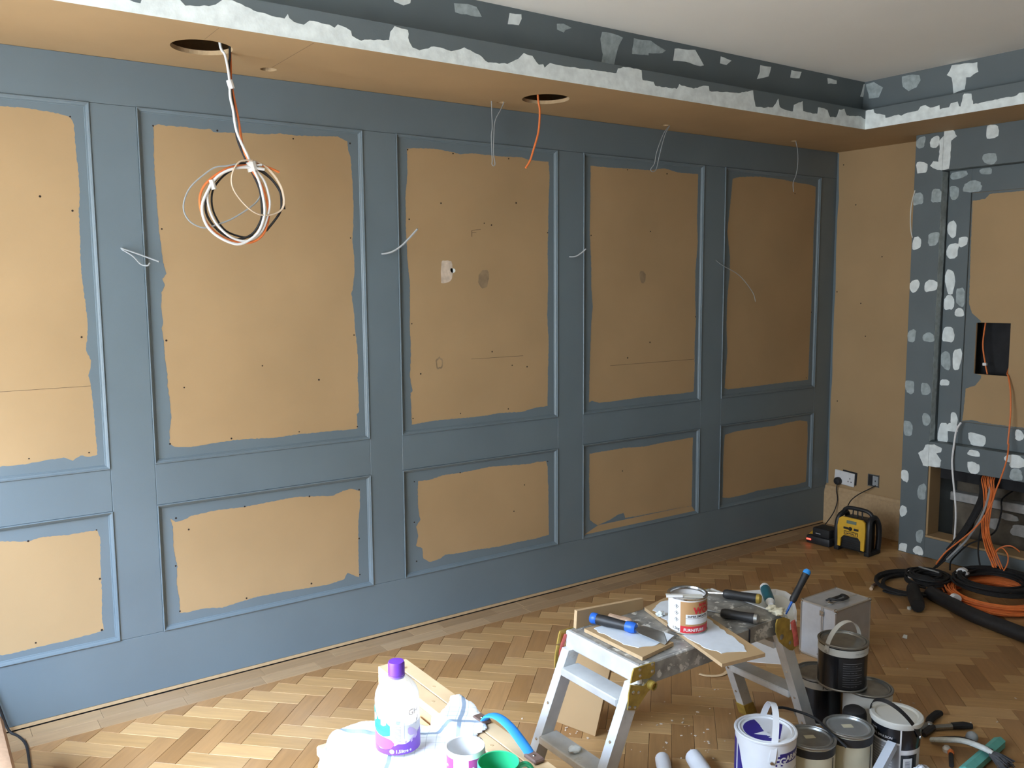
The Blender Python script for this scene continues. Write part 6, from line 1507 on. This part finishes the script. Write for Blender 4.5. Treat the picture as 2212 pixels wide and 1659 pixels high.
part('handle', pm('caked_white_paint', (0.68, 0.72, 0.70), 0.5, var=0.12, scale=60, stain=((0.03, 0.03, 0.035), 0.64, 45)), pb, lambda m: m.tube([(-0.005, 0.105, 0.012), (-0.002, 0.06, 0.030), (0.0, 0.0, 0.052), (0.002, -0.060, 0.056), (0.004, -0.092, 0.050)], [0.011, 0.013, 0.012, 0.0125, 0.010], 10, flat=0.7))
part('dark_edge', 'black', pb, lambda m: m.tube([(0.010, 0.100, 0.012), (0.014, 0.06, 0.030), (0.016, 0.0, 0.052), (0.016, -0.085, 0.050)], [0.006, 0.008, 0.007, 0.007], 8))
def _bris(m):
    rr = random.Random(6)
    for k in range(90):
        a = rr.uniform(-1, 1); b2 = rr.uniform(-1, 1)
        m.tube([(0.006 + 0.012 * a, -0.086, 0.048 + 0.006 * b2), (0.012 + 0.022 * a, -0.108 - rr.uniform(0, 0.008), 0.036 + 0.014 * b2), (0.018 + 0.032 * a, -0.125 - rr.uniform(0, 0.02), 0.022 + 0.016 * b2)], 0.0016, 4, smooth=1, cap=False)
br2 = part('bristles', pm('dark_bristle', (0.06, 0.06, 0.065), 0.7, var=0.4, scale=90), pb, _bris); br2['kind'] = 'stuff'
mt_ = thing('mint_bar', 'mint green six-sided foam bar lying under the paint brush', 'foam bar', (-2.045, -2.075, 0), rz=math.radians(6))
part('bar', 'mint', mt_, lambda m: m.tube([(-0.17, 0, 0.0185), (0.105, 0, 0.0185), (0.115, 0, 0.0185)], [0.021, 0.021, 0.017], 6, smooth=1))
gb = thing('grey_rubber_ball', 'small round grey ball on the floor between brush and mint bar', 'ball', (-1.985, -1.995, 0))
part('shell', 'grey_cable', gb, lambda m: m.lathe([(0.008, 0), (0.012, 0.004), (0.018, 0.014), (0.020, 0.022), (0.017, 0.032), (0.009, 0.039), (0, 0.041)], 18, close=False))
og = thing('orange_tipped_pen', 'dark marker with an orange tip under the paint brush', 'marker', (-2.125, -2.00, 0), rz=math.radians(-150))
part('barrel', 'black', og, lambda m: rod(m, (-0.0, 0, 0.008), (0.075, 0, 0.008), 0.0075))
part('tip', 'orange', og, lambda m: m.tube([(0.0, 0, 0.008), (-0.012, 0, 0.009), (-0.024, 0, 0.009)], [0.009, 0.011, 0.007], 10, smooth=1))
part('cap', 'clear', og, lambda m: m.lathe([(0.012, 0), (0.014, 0.012), (0.008, 0.020), (0, 0.021)], 12, c=(-0.028, -0.012, 0), close=False))

# ---------------- foreground: pasting table, stool, towel, bottle, mugs
PT = (-3.812, -1.85)
pt = thing('folded_pasting_table', 'folded wooden pasting table standing on edge with a blue carrying strap', 'pasting table', (PT[0], PT[1], 0))
LX, LY0, LY1, TZ = 0.0430, -0.52, 0.525, 0.520
for s in (-1, 1):
    a, b_ = (-LX, -0.0012) if s < 0 else (0.0012, LX)
    Box('frame_rail', 'pine', pt, a, b_, LY0, LY1, TZ - 0.022, TZ, 0.0015)
    Box('frame_rail', 'pine', pt, a, b_, LY0, LY1, 0.0, 0.022, 0.0015)
    for (c, d) in ((LY0, LY0 + 0.022), (LY1 - 0.022, LY1)):
        Box('frame_post', 'pine', pt, a, b_, c, d, 0.022, TZ - 0.022, 0.0015)
    c, d = (-LX, -LX + 0.004) if s < 0 else (LX - 0.004, LX)
    Box('hardboard_face', 'ply', pt, c, d, LY0 + 0.022, LY1 - 0.022, 0.022, TZ - 0.022)
for (x, y) in ((-0.022, 0.26), (0.020, 0.33), (-0.022, 0.40), (0.020, 0.23), (-0.02, 0.0), (0.022, -0.12)):
    part('dowel', 'ply', pt, lambda m: m.lathe([(0.005, 0), (0.0045, 0.0006)], 12, c=(x, y, TZ)))
lt_ = part('latch', 'steel_dull', pt, lambda m: m.tube([(-0.010, 0.475, TZ + 0.003), (0.0, 0.470, TZ + 0.006), (0.010, 0.475, TZ + 0.003)], 0.003, 8))
part('carrying_strap', 'blue_strap', pt, lambda m: m.tube([(0.022, 0.095, TZ + 0.006), (0.022, 0.075, TZ + 0.026), (0.022, 0.035, TZ + 0.040), (0.022, -0.015, TZ + 0.036), (0.022, -0.065, TZ + 0.018), (0.022, -0.090, TZ + 0.006)], 0.0125, 10, flat=0.42))
for y in (0.105, -0.105):
    bk_ = Box('strap_bracket', 'screw_brown', pt, 0.008, 0.036, y - 0.022, y + 0.022, TZ, TZ + 0.010, 0.003)
    part('bracket_screw', 'steel', bk_, lambda m: m.lathe([(0.004, 0), (0.003, 0.0015)], 10, c=(0.022, y, TZ + 0.0098)))
ST = (-4.02, -1.86)
so_ = thing('step_stool', 'wooden stool hidden beneath the checked tea towel', 'stool', (ST[0], ST[1], 0))
Box('top', 'pine', so_, -0.112, 0.155, -0.32, 0.30, 0.460, 0.486, 0.004)
for sx in (-0.06, 0.13):
    for sy in (-0.28, 0.26):
        Box('leg', 'pine', so_, sx - 0.018, sx + 0.018, sy - 0.018, sy + 0.018, 0.0, 0.460, 0.002)
for sy in (-0.28, 0.26):
    Box('stretcher', 'pine', so_, -0.042, 0.112, sy - 0.010, sy + 0.010, 0.16, 0.19, 0.002)
# towel
def towel_mat():
    m = bpy.data.materials.new('checked_cotton')
    m.use_nodes = True
    t = m.node_tree; b = t.nodes['Principled BSDF']
    b.inputs['Roughness'].default_value = 0.9
    b.inputs['Specular IOR Level'].default_value = 0.1
    tc = t.nodes.new('ShaderNodeTexCoord')
    mp = t.nodes.new('ShaderNodeMapping'); mp.inputs['Rotation'].default_value = (0, 0, 0.62)
    t.links.new(tc.outputs['Object'], mp.inputs['Vector'])
    nz = t.nodes.new('ShaderNodeTexNoise'); nz.inputs['Scale'].default_value = 7
    t.links.new(tc.outputs['Object'], nz.inputs['Vector'])
    ad = t.nodes.new('ShaderNodeVectorMath'); ad.operation = 'MULTIPLY_ADD'
    ad.inputs[1].default_value = (0.03, 0.03, 0)
    t.links.new(nz.outputs['Color'], ad.inputs[0]); t.links.new(mp.outputs[0], ad.inputs[2])
    sx = t.nodes.new('ShaderNodeSeparateXYZ'); t.links.new(ad.outputs[0], sx.inputs[0])
    def stripe(axis, period, width, phase):
        a = t.nodes.new('ShaderNodeMath'); a.operation = 'MULTIPLY_ADD'; a.inputs[1].default_value = 1 / period; a.inputs[2].default_value = phase
        t.links.new(sx.outputs[axis], a.inputs[0])
        f = t.nodes.new('ShaderNodeMath'); f.operation = 'FRACT'; t.links.new(a.outputs[0], f.inputs[0])
        l = t.nodes.new('ShaderNodeMath'); l.operation = 'LESS_THAN'; l.inputs[1].default_value = width / period; t.links.new(f.outputs[0], l.inputs[0])
        return l.outputs[0]
    def mx(c, col, fac, k):
        q = t.nodes.new('ShaderNodeMath'); q.operation = 'MULTIPLY'; q.inputs[1].default_value = k; t.links.new(fac, q.inputs[0])
        n_ = t.nodes.new('ShaderNodeMix'); n_.data_type = 'RGBA'; n_.inputs[7].default_value = (*col, 1)
        t.links.new(q.outputs[0], n_.inputs[0])
        if c is None: n_.inputs[6].default_value = (0.82, 0.84, 0.86, 1)
        else: t.links.new(c, n_.inputs[6])
        return n_.outputs[2]
    c = mx(None, (0.42, 0.45, 0.48), stripe(0, 0.022, 0.0018, 0.1), 0.55)
    c = mx(c, (0.42, 0.45, 0.48), stripe(1, 0.022, 0.0018, 0.4), 0.55)
    c = mx(c, (0.22, 0.29, 0.38), stripe(0, 0.155, 0.010, 0.55), 0.9)
    c = mx(c, (0.22, 0.29, 0.38), stripe(1, 0.170, 0.010, 0.80), 0.9)
    t.links.new(c, b.inputs['Base Color'])
    return m
M['towel'] = towel_mat()
OUT = [(-4.176, -1.66), (-4.170, -1.615), (-4.12, -1.585), (-4.10, -1.555), (-4.05, -1.535), (-4.00, -1.545), (-3.94, -1.58), (-3.90, -1.61), (-3.862, -1.66), (-3.82, -1.63), (-3.785, -1.592), (-3.762, -1.600), (-3.760, -1.652), (-3.776, -1.735), (-3.80, -1.787), (-3.835, -1.80), (-3.862, -1.83), (-3.866, -2.16), (-4.172, -2.16)]
OUTd = densify(OUT, 0.012, 0.0025, random.Random(12))
def inside_poly(x, y, P):
    c = False
    j = len(P) - 1
    for i in range(len(P)):
        if (P[i][1] > y) != (P[j][1] > y) and x < (P[j][0] - P[i][0]) * (y - P[i][1]) / (P[j][1] - P[i][1]) + P[i][0]: c = not c
        j = i
    return c
def edge_dist(x, y, P):
    best = 9
    for i in range(len(P)):
        a, b_ = P[i], P[(i + 1) % len(P)]
        dx, dy = b_[0] - a[0], b_[1] - a[1]
        t = max(0, min(1, ((x - a[0]) * dx + (y - a[1]) * dy) / (dx * dx + dy * dy + 1e-12)))
        best = min(best, math.hypot(x - a[0] - t * dx, y - a[1] - t * dy))
    return best
def towel_z(x, y):
    t = min(max((x + 3.885) / 0.03, 0), 1); t = t * t * (3 - 2 * t)
    z = 0.4895 + (0.5235 - 0.4895) * t
    wr_ = noise.noise(Vector((x * 9, y * 9, 1.3))) * 0.006 + abs(noise.noise(Vector((x * 22, y * 22, 4)))) * 0.004 + 0.004
    far = max(0, 1 - abs(y + 1.565) / 0.05) * (1 - t)
    flat_b = min(1, math.hypot(x + 3.985, y + 1.69) / 0.07) * min(1, math.hypot(x + 3.94, y + 1.92) / 0.07)
    return z + max(0, wr_) * (0.35 + 0.65 * flat_b) * (1 if t < .5 else .6) + 0.020 * far * max(0, 0.6 + noise.noise(Vector((x * 14, 0, 7))))
tw = thing('tea_towel', 'white checked tea towel spread over the stool and pasting table', 'tea towel', (-4.0, -1.85, 0.4865))
gx, gy = 150, 180
x0, x1, y0, y1 = -4.19, -3.75, -2.17, -1.52
def P_(i, j): return (x0 + (x1 - x0) * i / gx, y0 + (y1 - y0) * j / gy)
idx = {}; vs = []; fs = []
for j in range(gy + 1):
    for i in range(gx + 1):
        x, y = P_(i, j)
        if inside_poly(x, y, OUTd):
            d = edge_dist(x, y, OUTd)
            e = min(1, d / 0.012)
            z = towel_z(x, y)
            base = 0.4865 if x < -3.875 else 0.5215
            z = base + 0.0006 + (z - base) * (e ** 0.5)
            ov = max(0.0, -4.128 - x) / 0.046
            z -= 0.11 * ov ** 1.4
            idx[(i, j)] = len(vs); vs.append((x + 4.0, y + 1.85, z - 0.4865))
for j in range(gy):
    for i in range(gx):
        q = [idx.get((i, j)), idx.get((i + 1, j)), idx.get((i + 1, j + 1)), idx.get((i, j + 1))]
        if None not in q: fs.append(tuple(q))
m = MB(); m.add(vs, fs)
m.build('cloth', 'towel', tw, smooth=60, fix=False)
# bottle
BT = (-3.985, -1.690, 0.4975)
bo_ = thing('squash_bottle', 'clear plastic bottle with purple cap and colourful label on the tea towel', 'bottle', BT)
pet = bpy.data.materials.new('clear_plastic'); pet.use_nodes = True
t = pet.node_tree
_tr = t.nodes.new('ShaderNodeBsdfTransparent'); _tr.inputs[0].default_value = (0.97, 0.98, 0.98, 1)
_lw = t.nodes.new('ShaderNodeLayerWeight'); _lw.inputs[0].default_value = 0.35
_mr = t.nodes.new('ShaderNodeMapRange'); _mr.inputs['To Min'].default_value = 0.10; _mr.inputs['To Max'].default_value = 0.75
_ms = t.nodes.new('ShaderNodeMixShader')
_pb = t.nodes['Principled BSDF']; _pb.inputs['Base Color'].default_value = (0.80, 0.84, 0.86, 1); _pb.inputs['Roughness'].default_value = 0.12
_nz = t.nodes.new('ShaderNodeTexNoise'); _nz.inputs['Scale'].default_value = 40
_bp = t.nodes.new('ShaderNodeBump'); _bp.inputs['Strength'].default_value = 0.15
t.links.new(_nz.outputs['Fac'], _bp.inputs['Height']); t.links.new(_bp.outputs[0], _pb.inputs['Normal'])
t.links.new(_lw.outputs['Facing'], _mr.inputs['Value']); t.links.new(_mr.outputs[0], _ms.inputs[0])
t.links.new(_tr.outputs[0], _ms.inputs[1]); t.links.new(_pb.outputs[0], _ms.inputs[2])
t.links.new(_ms.outputs[0], t.nodes['Material Output'].inputs['Surface'])
part('bottle_wall', pet, bo_, lambda m: m.lathe([(0.030, 0.004), (0.040, 0.0), (0.047, 0.003), (0.0505, 0.010), (0.0505, 0.118), (0.049, 0.130), (0.044, 0.143), (0.034, 0.157), (0.022, 0.168), (0.0165, 0.173), (0.0165, 0.180)], 40, close=False))
part('cap', 'purple', bo_, lambda m: m.lathe([(0.0175, 0.172), (0.0190, 0.174), (0.0190, 0.199), (0.0175, 0.203), (0.0, 0.204)], 30, close=False))
part('cap_ring', 'purple', bo_, lambda m: m.lathe([(0.0185, 0.166), (0.0193, 0.168), (0.0193, 0.1715), (0.0185, 0.1725)], 30, close=False))
vb = view_angle(BT[0], BT[1]); rb = 0.0507
def lab(name, mat, cols, e=0.0): return cyl_band(name, mat, bo_, rb + e, [(math.radians(vb + a), z0, z1) for a, z0, z1 in cols], 0.0003)
lab('white_label', 'white', [(-88, 0.030, 0.088), (-40, 0.028, 0.090), (0, 0.026, 0.075), (30, 0.030, 0.070), (88, 0.040, 0.070)])
lab('purple_wave', 'purple', [(-88, 0.004, 0.026), (-50, 0.004, 0.014), (-25, 0.004, 0.018), (0, 0.004, 0.030), (20, 0.004, 0.028), (45, 0.004, 0.036), (62, 0.004, 0.046), (88, 0.004, 0.050)], 0.0004)
M['magenta'] = pm('magenta_print', (0.62, 0.08, 0.62), 0.45); M['cyan'] = pm('cyan_print', (0.02, 0.60, 0.68), 0.45); M['lilac'] = pm('lilac_print', (0.55, 0.42, 0.70), 0.5)
lab('pink_patch', 'magenta', [(-85, 0.022, 0.052), (-60, 0.018, 0.046), (-35, 0.016, 0.044), (-18, 0.020, 0.040), (-10, 0.028, 0.032)], 0.0006)
lab('cyan_patch', 'cyan', [(-85, 0.054, 0.105), (-70, 0.050, 0.092), (-55, 0.047, 0.082), (-40, 0.045, 0.086), (-26, 0.048, 0.076), (-20, 0.050, 0.072)], 0.0006)
lab('white_cloud', 'white', [(-80, 0.078, 0.090), (-72, 0.075, 0.092), (-64, 0.080, 0.088)], 0.0009); lab('white_cloud', 'white', [(-46, 0.072, 0.086), (-38, 0.070, 0.090), (-30, 0.074, 0.086)], 0.0009)
for k in range(10): lab('barcode_bar', 'grey_ink', [(-9, 0.036 + 0.0036 * k, 0.0372 + 0.0036 * k), (8, 0.036 + 0.0036 * k, 0.0372 + 0.0036 * k)], 0.0007)
lab('label_rule', 'grey_ink', [(16, 0.040, 0.078), (17, 0.040, 0.078)], 0.0007)
lab('lilac_figure', 'lilac', [(26, 0.052, 0.062), (32, 0.046, 0.066), (42, 0.044, 0.060), (55, 0.042, 0.050)], 0.0007)
lab('lilac_figure', 'lilac', [(18, 0.028, 0.034), (35, 0.028, 0.036), (55, 0.036, 0.046), (70, 0.046, 0.050)], 0.0003)
lettering('1.5litre e', 0.0105, cyl_map(rb + 0.001, math.radians(vb - 7), 0.009), 'white', bo_, bold=0.0003)
for k in range(3):
    lab('fine_print', 'ink', [(-75, 0.060 + 0.004 * k, 0.0606 + 0.004 * k), (-30, 0.057 + 0.004 * k, 0.0576 + 0.004 * k)], 0.0010)
part('round_emblem', 'white', bo_, lambda m: m.add([cyl_map(rb + 0.001, math.radians(vb - 16), 0.0125)(0.0055 * math.cos(q), 0.0055 * math.sin(q)) for q in [math.radians(a) for a in range(0, 360, 30)]], [tuple(range(12))]), smooth=0, fix=False)
_r = math.radians
lettering('HI', 0.019, lambda u, v: cyl_map(rb + 0.001, _r(vb + 52), 0.066)(u * math.cos(1.15) - v * math.sin(1.15) * -0.2 + 0.0, u * math.sin(0.5) + v), 'ink', bo_, bold=0.0005)
lettering('GH', 0.020, cyl_map(rb + 0.0008, _r(vb + 28), 0.092), 'grey_ink', bo_)
# mugs
def mug(name, label, loc, r, h, outer, inner, handle_ang, deco=None):
    g = thing(name, label, 'mug', loc)
    part('body', outer, g, lambda m: m.lathe([(r * 0.90, 0.0), (r * 0.95, 0.003), (r, 0.010), (r, h - 0.002), (r - 0.001, h)], 40, close=True) if False else m.lathe([(0.0, 0.0), (r * 0.92, 0.0), (r * 0.98, 0.006), (r, 0.012), (r, h - 0.002), (r - 0.0012, h), (r - 0.0026, h - 0.002)], 40, close=False))
    part('inside', inner, g, lambda m: m.lathe([(0.0, 0.008), (r - 0.008, 0.008), (r - 0.0032, 0.016), (r - 0.0030, h - 0.001), (r - 0.0012, h + 0.0002)], 40, close=False))
    c, s = math.cos(handle_ang), math.sin(handle_ang)
    part('handle', outer, g, lambda m: m.tube([((r - 0.002 + u) * c, (r - 0.002 + u) * s, z) for u, z in ((0, h * 0.80), (0.016, h * 0.84), (0.028, h * 0.70), (0.030, h * 0.48), (0.018, h * 0.26), (0.0, h * 0.22))], 0.0055, 10))
    return g
mv_ = view_angle(-3.940, -1.917)
mg = mug('pink_patterned_mug', 'white mug with pink spotted bands on the tea towel', (-3.942, -1.917, 0.4972), 0.0415, 0.088, 'white', 'white', math.radians(mv_ + 150))
M['pink'] = pm('pink_glaze', (0.55, 0.04, 0.30), 0.35, var=0.06)
for a0, a1 in ((-75, -38), (8, 46), (75, 110), (-130, -100)):
    bnd = band(mg, 'pink_band', 'pink', 0.0415, mv_ + a0, mv_ + a1, 0.008, 0.076)
    for k in range(3):
        aa = math.radians(mv_ + (a0 + a1) / 2 + (6 if k % 2 else -6)); zz = 0.058 - 0.018 * k
        part('white_spot', 'white', bnd, lambda m: m.add([cyl_map(0.0427, aa, zz)(0.003 * math.cos(q), 0.003 * math.sin(q)) for q in [math.radians(a) for a in range(0, 360, 45)]], [tuple(range(8))]), smooth=0, fix=False)
M['green'] = pm('green_glaze', (0.03, 0.42, 0.18), 0.3, var=0.05)
mug('green_mug', 'plain green mug beside the pink patterned mug', (-3.918, -2.006, 0.4965), 0.0435, 0.086, 'green', 'green', math.radians(-20))

# ---------------- bottom left: armchair corner and flex
ac = thing('brown_armchair', 'brown upholstered armchair just showing at the lower left picture edge', 'armchair', (-5.00, -0.62, 0))
part('seat', 'upholstery', ac, lambda m: m.box(-0.27, 0.318, -0.30, 0.24, 0.055, 0.265, 0.035))
part('backrest', 'upholstery', ac, lambda m: m.box(-0.34, -0.22, -0.30, 0.24, 0.06, 0.60, 0.035))
for y in (-0.35, 0.29):
    part('arm', 'upholstery', ac, lambda m: m.box(-0.33, 0.10, y - 0.05, y + 0.05, 0.055, 0.40, 0.035))
for x in (-0.26, 0.28):
    for y in (-0.26, 0.20):
        part('leg', 'screw_brown', ac, lambda m: m.lathe([(0.018, 0.0), (0.024, 0.058)], 12, c=(x, y, 0)))
fx = thing('floor_flex', 'thin black flex along the floor beside the brown armchair', 'cable', (-4.64, -0.14, 0))
part('flex', 'rubber', fx, lambda m: m.tube([(-0.06, 0.125, 0.22), (-0.03, 0.125, 0.12), (-0.005, 0.118, 0.02), (0.02, 0.08, 0.006), (0.035, 0.0, 0.006), (0.03, -0.14, 0.006), (0.02, -0.3, 0.006)], 0.0045, 7))

# ---------------- crumbs and flakes on the parquet
rr = random.Random(31)
m = MB()
for k in range(110):
    x = rr.uniform(-3.2, -1.0); y = rr.uniform(-2.1, -0.9)
    if rr.random() < 0.6: x, y = rr.gauss(-2.8, 0.25), rr.gauss(-1.35, 0.15)
    s = rr.uniform(0.002, 0.006); a = rr.uniform(0, 6.28)
    q = [rotz((u * s, v * s * 0.6), a) for u, v in ((-1, -1), (1, -0.7), (0.8, 1), (-0.7, 0.8))]
    m.prism([(x + u, y + v) for u, v in q], [], 0.0006, 0.0006 + s * 0.4, lambda u, v, d: (u, v, d))
tag(m.build('floor_debris', 'stain_white', None, smooth=0), 'small pale flakes and wood chips scattered on the parquet', 'debris', kind='stuff')
for (x, y, s, a) in ((-1.62, -1.62, 0.022, 0.4), (-1.30, -1.28, 0.018, 1.2), (-2.42, -1.22, 0.016, 2.0)):
    pass
m = MB()
m.prism([(-0.022, -0.006), (0.020, -0.010), (0.024, 0.004), (-0.012, 0.012)], [], 0.0007, 0.003, lambda u, v, d: (u, v, d))
tag(m.build('filler_flake', 'filler', None, loc=(-1.33, -1.36, 0), rz=0.6, smooth=0), 'largest pale filler flake on the bare parquet right of the case', 'flake')
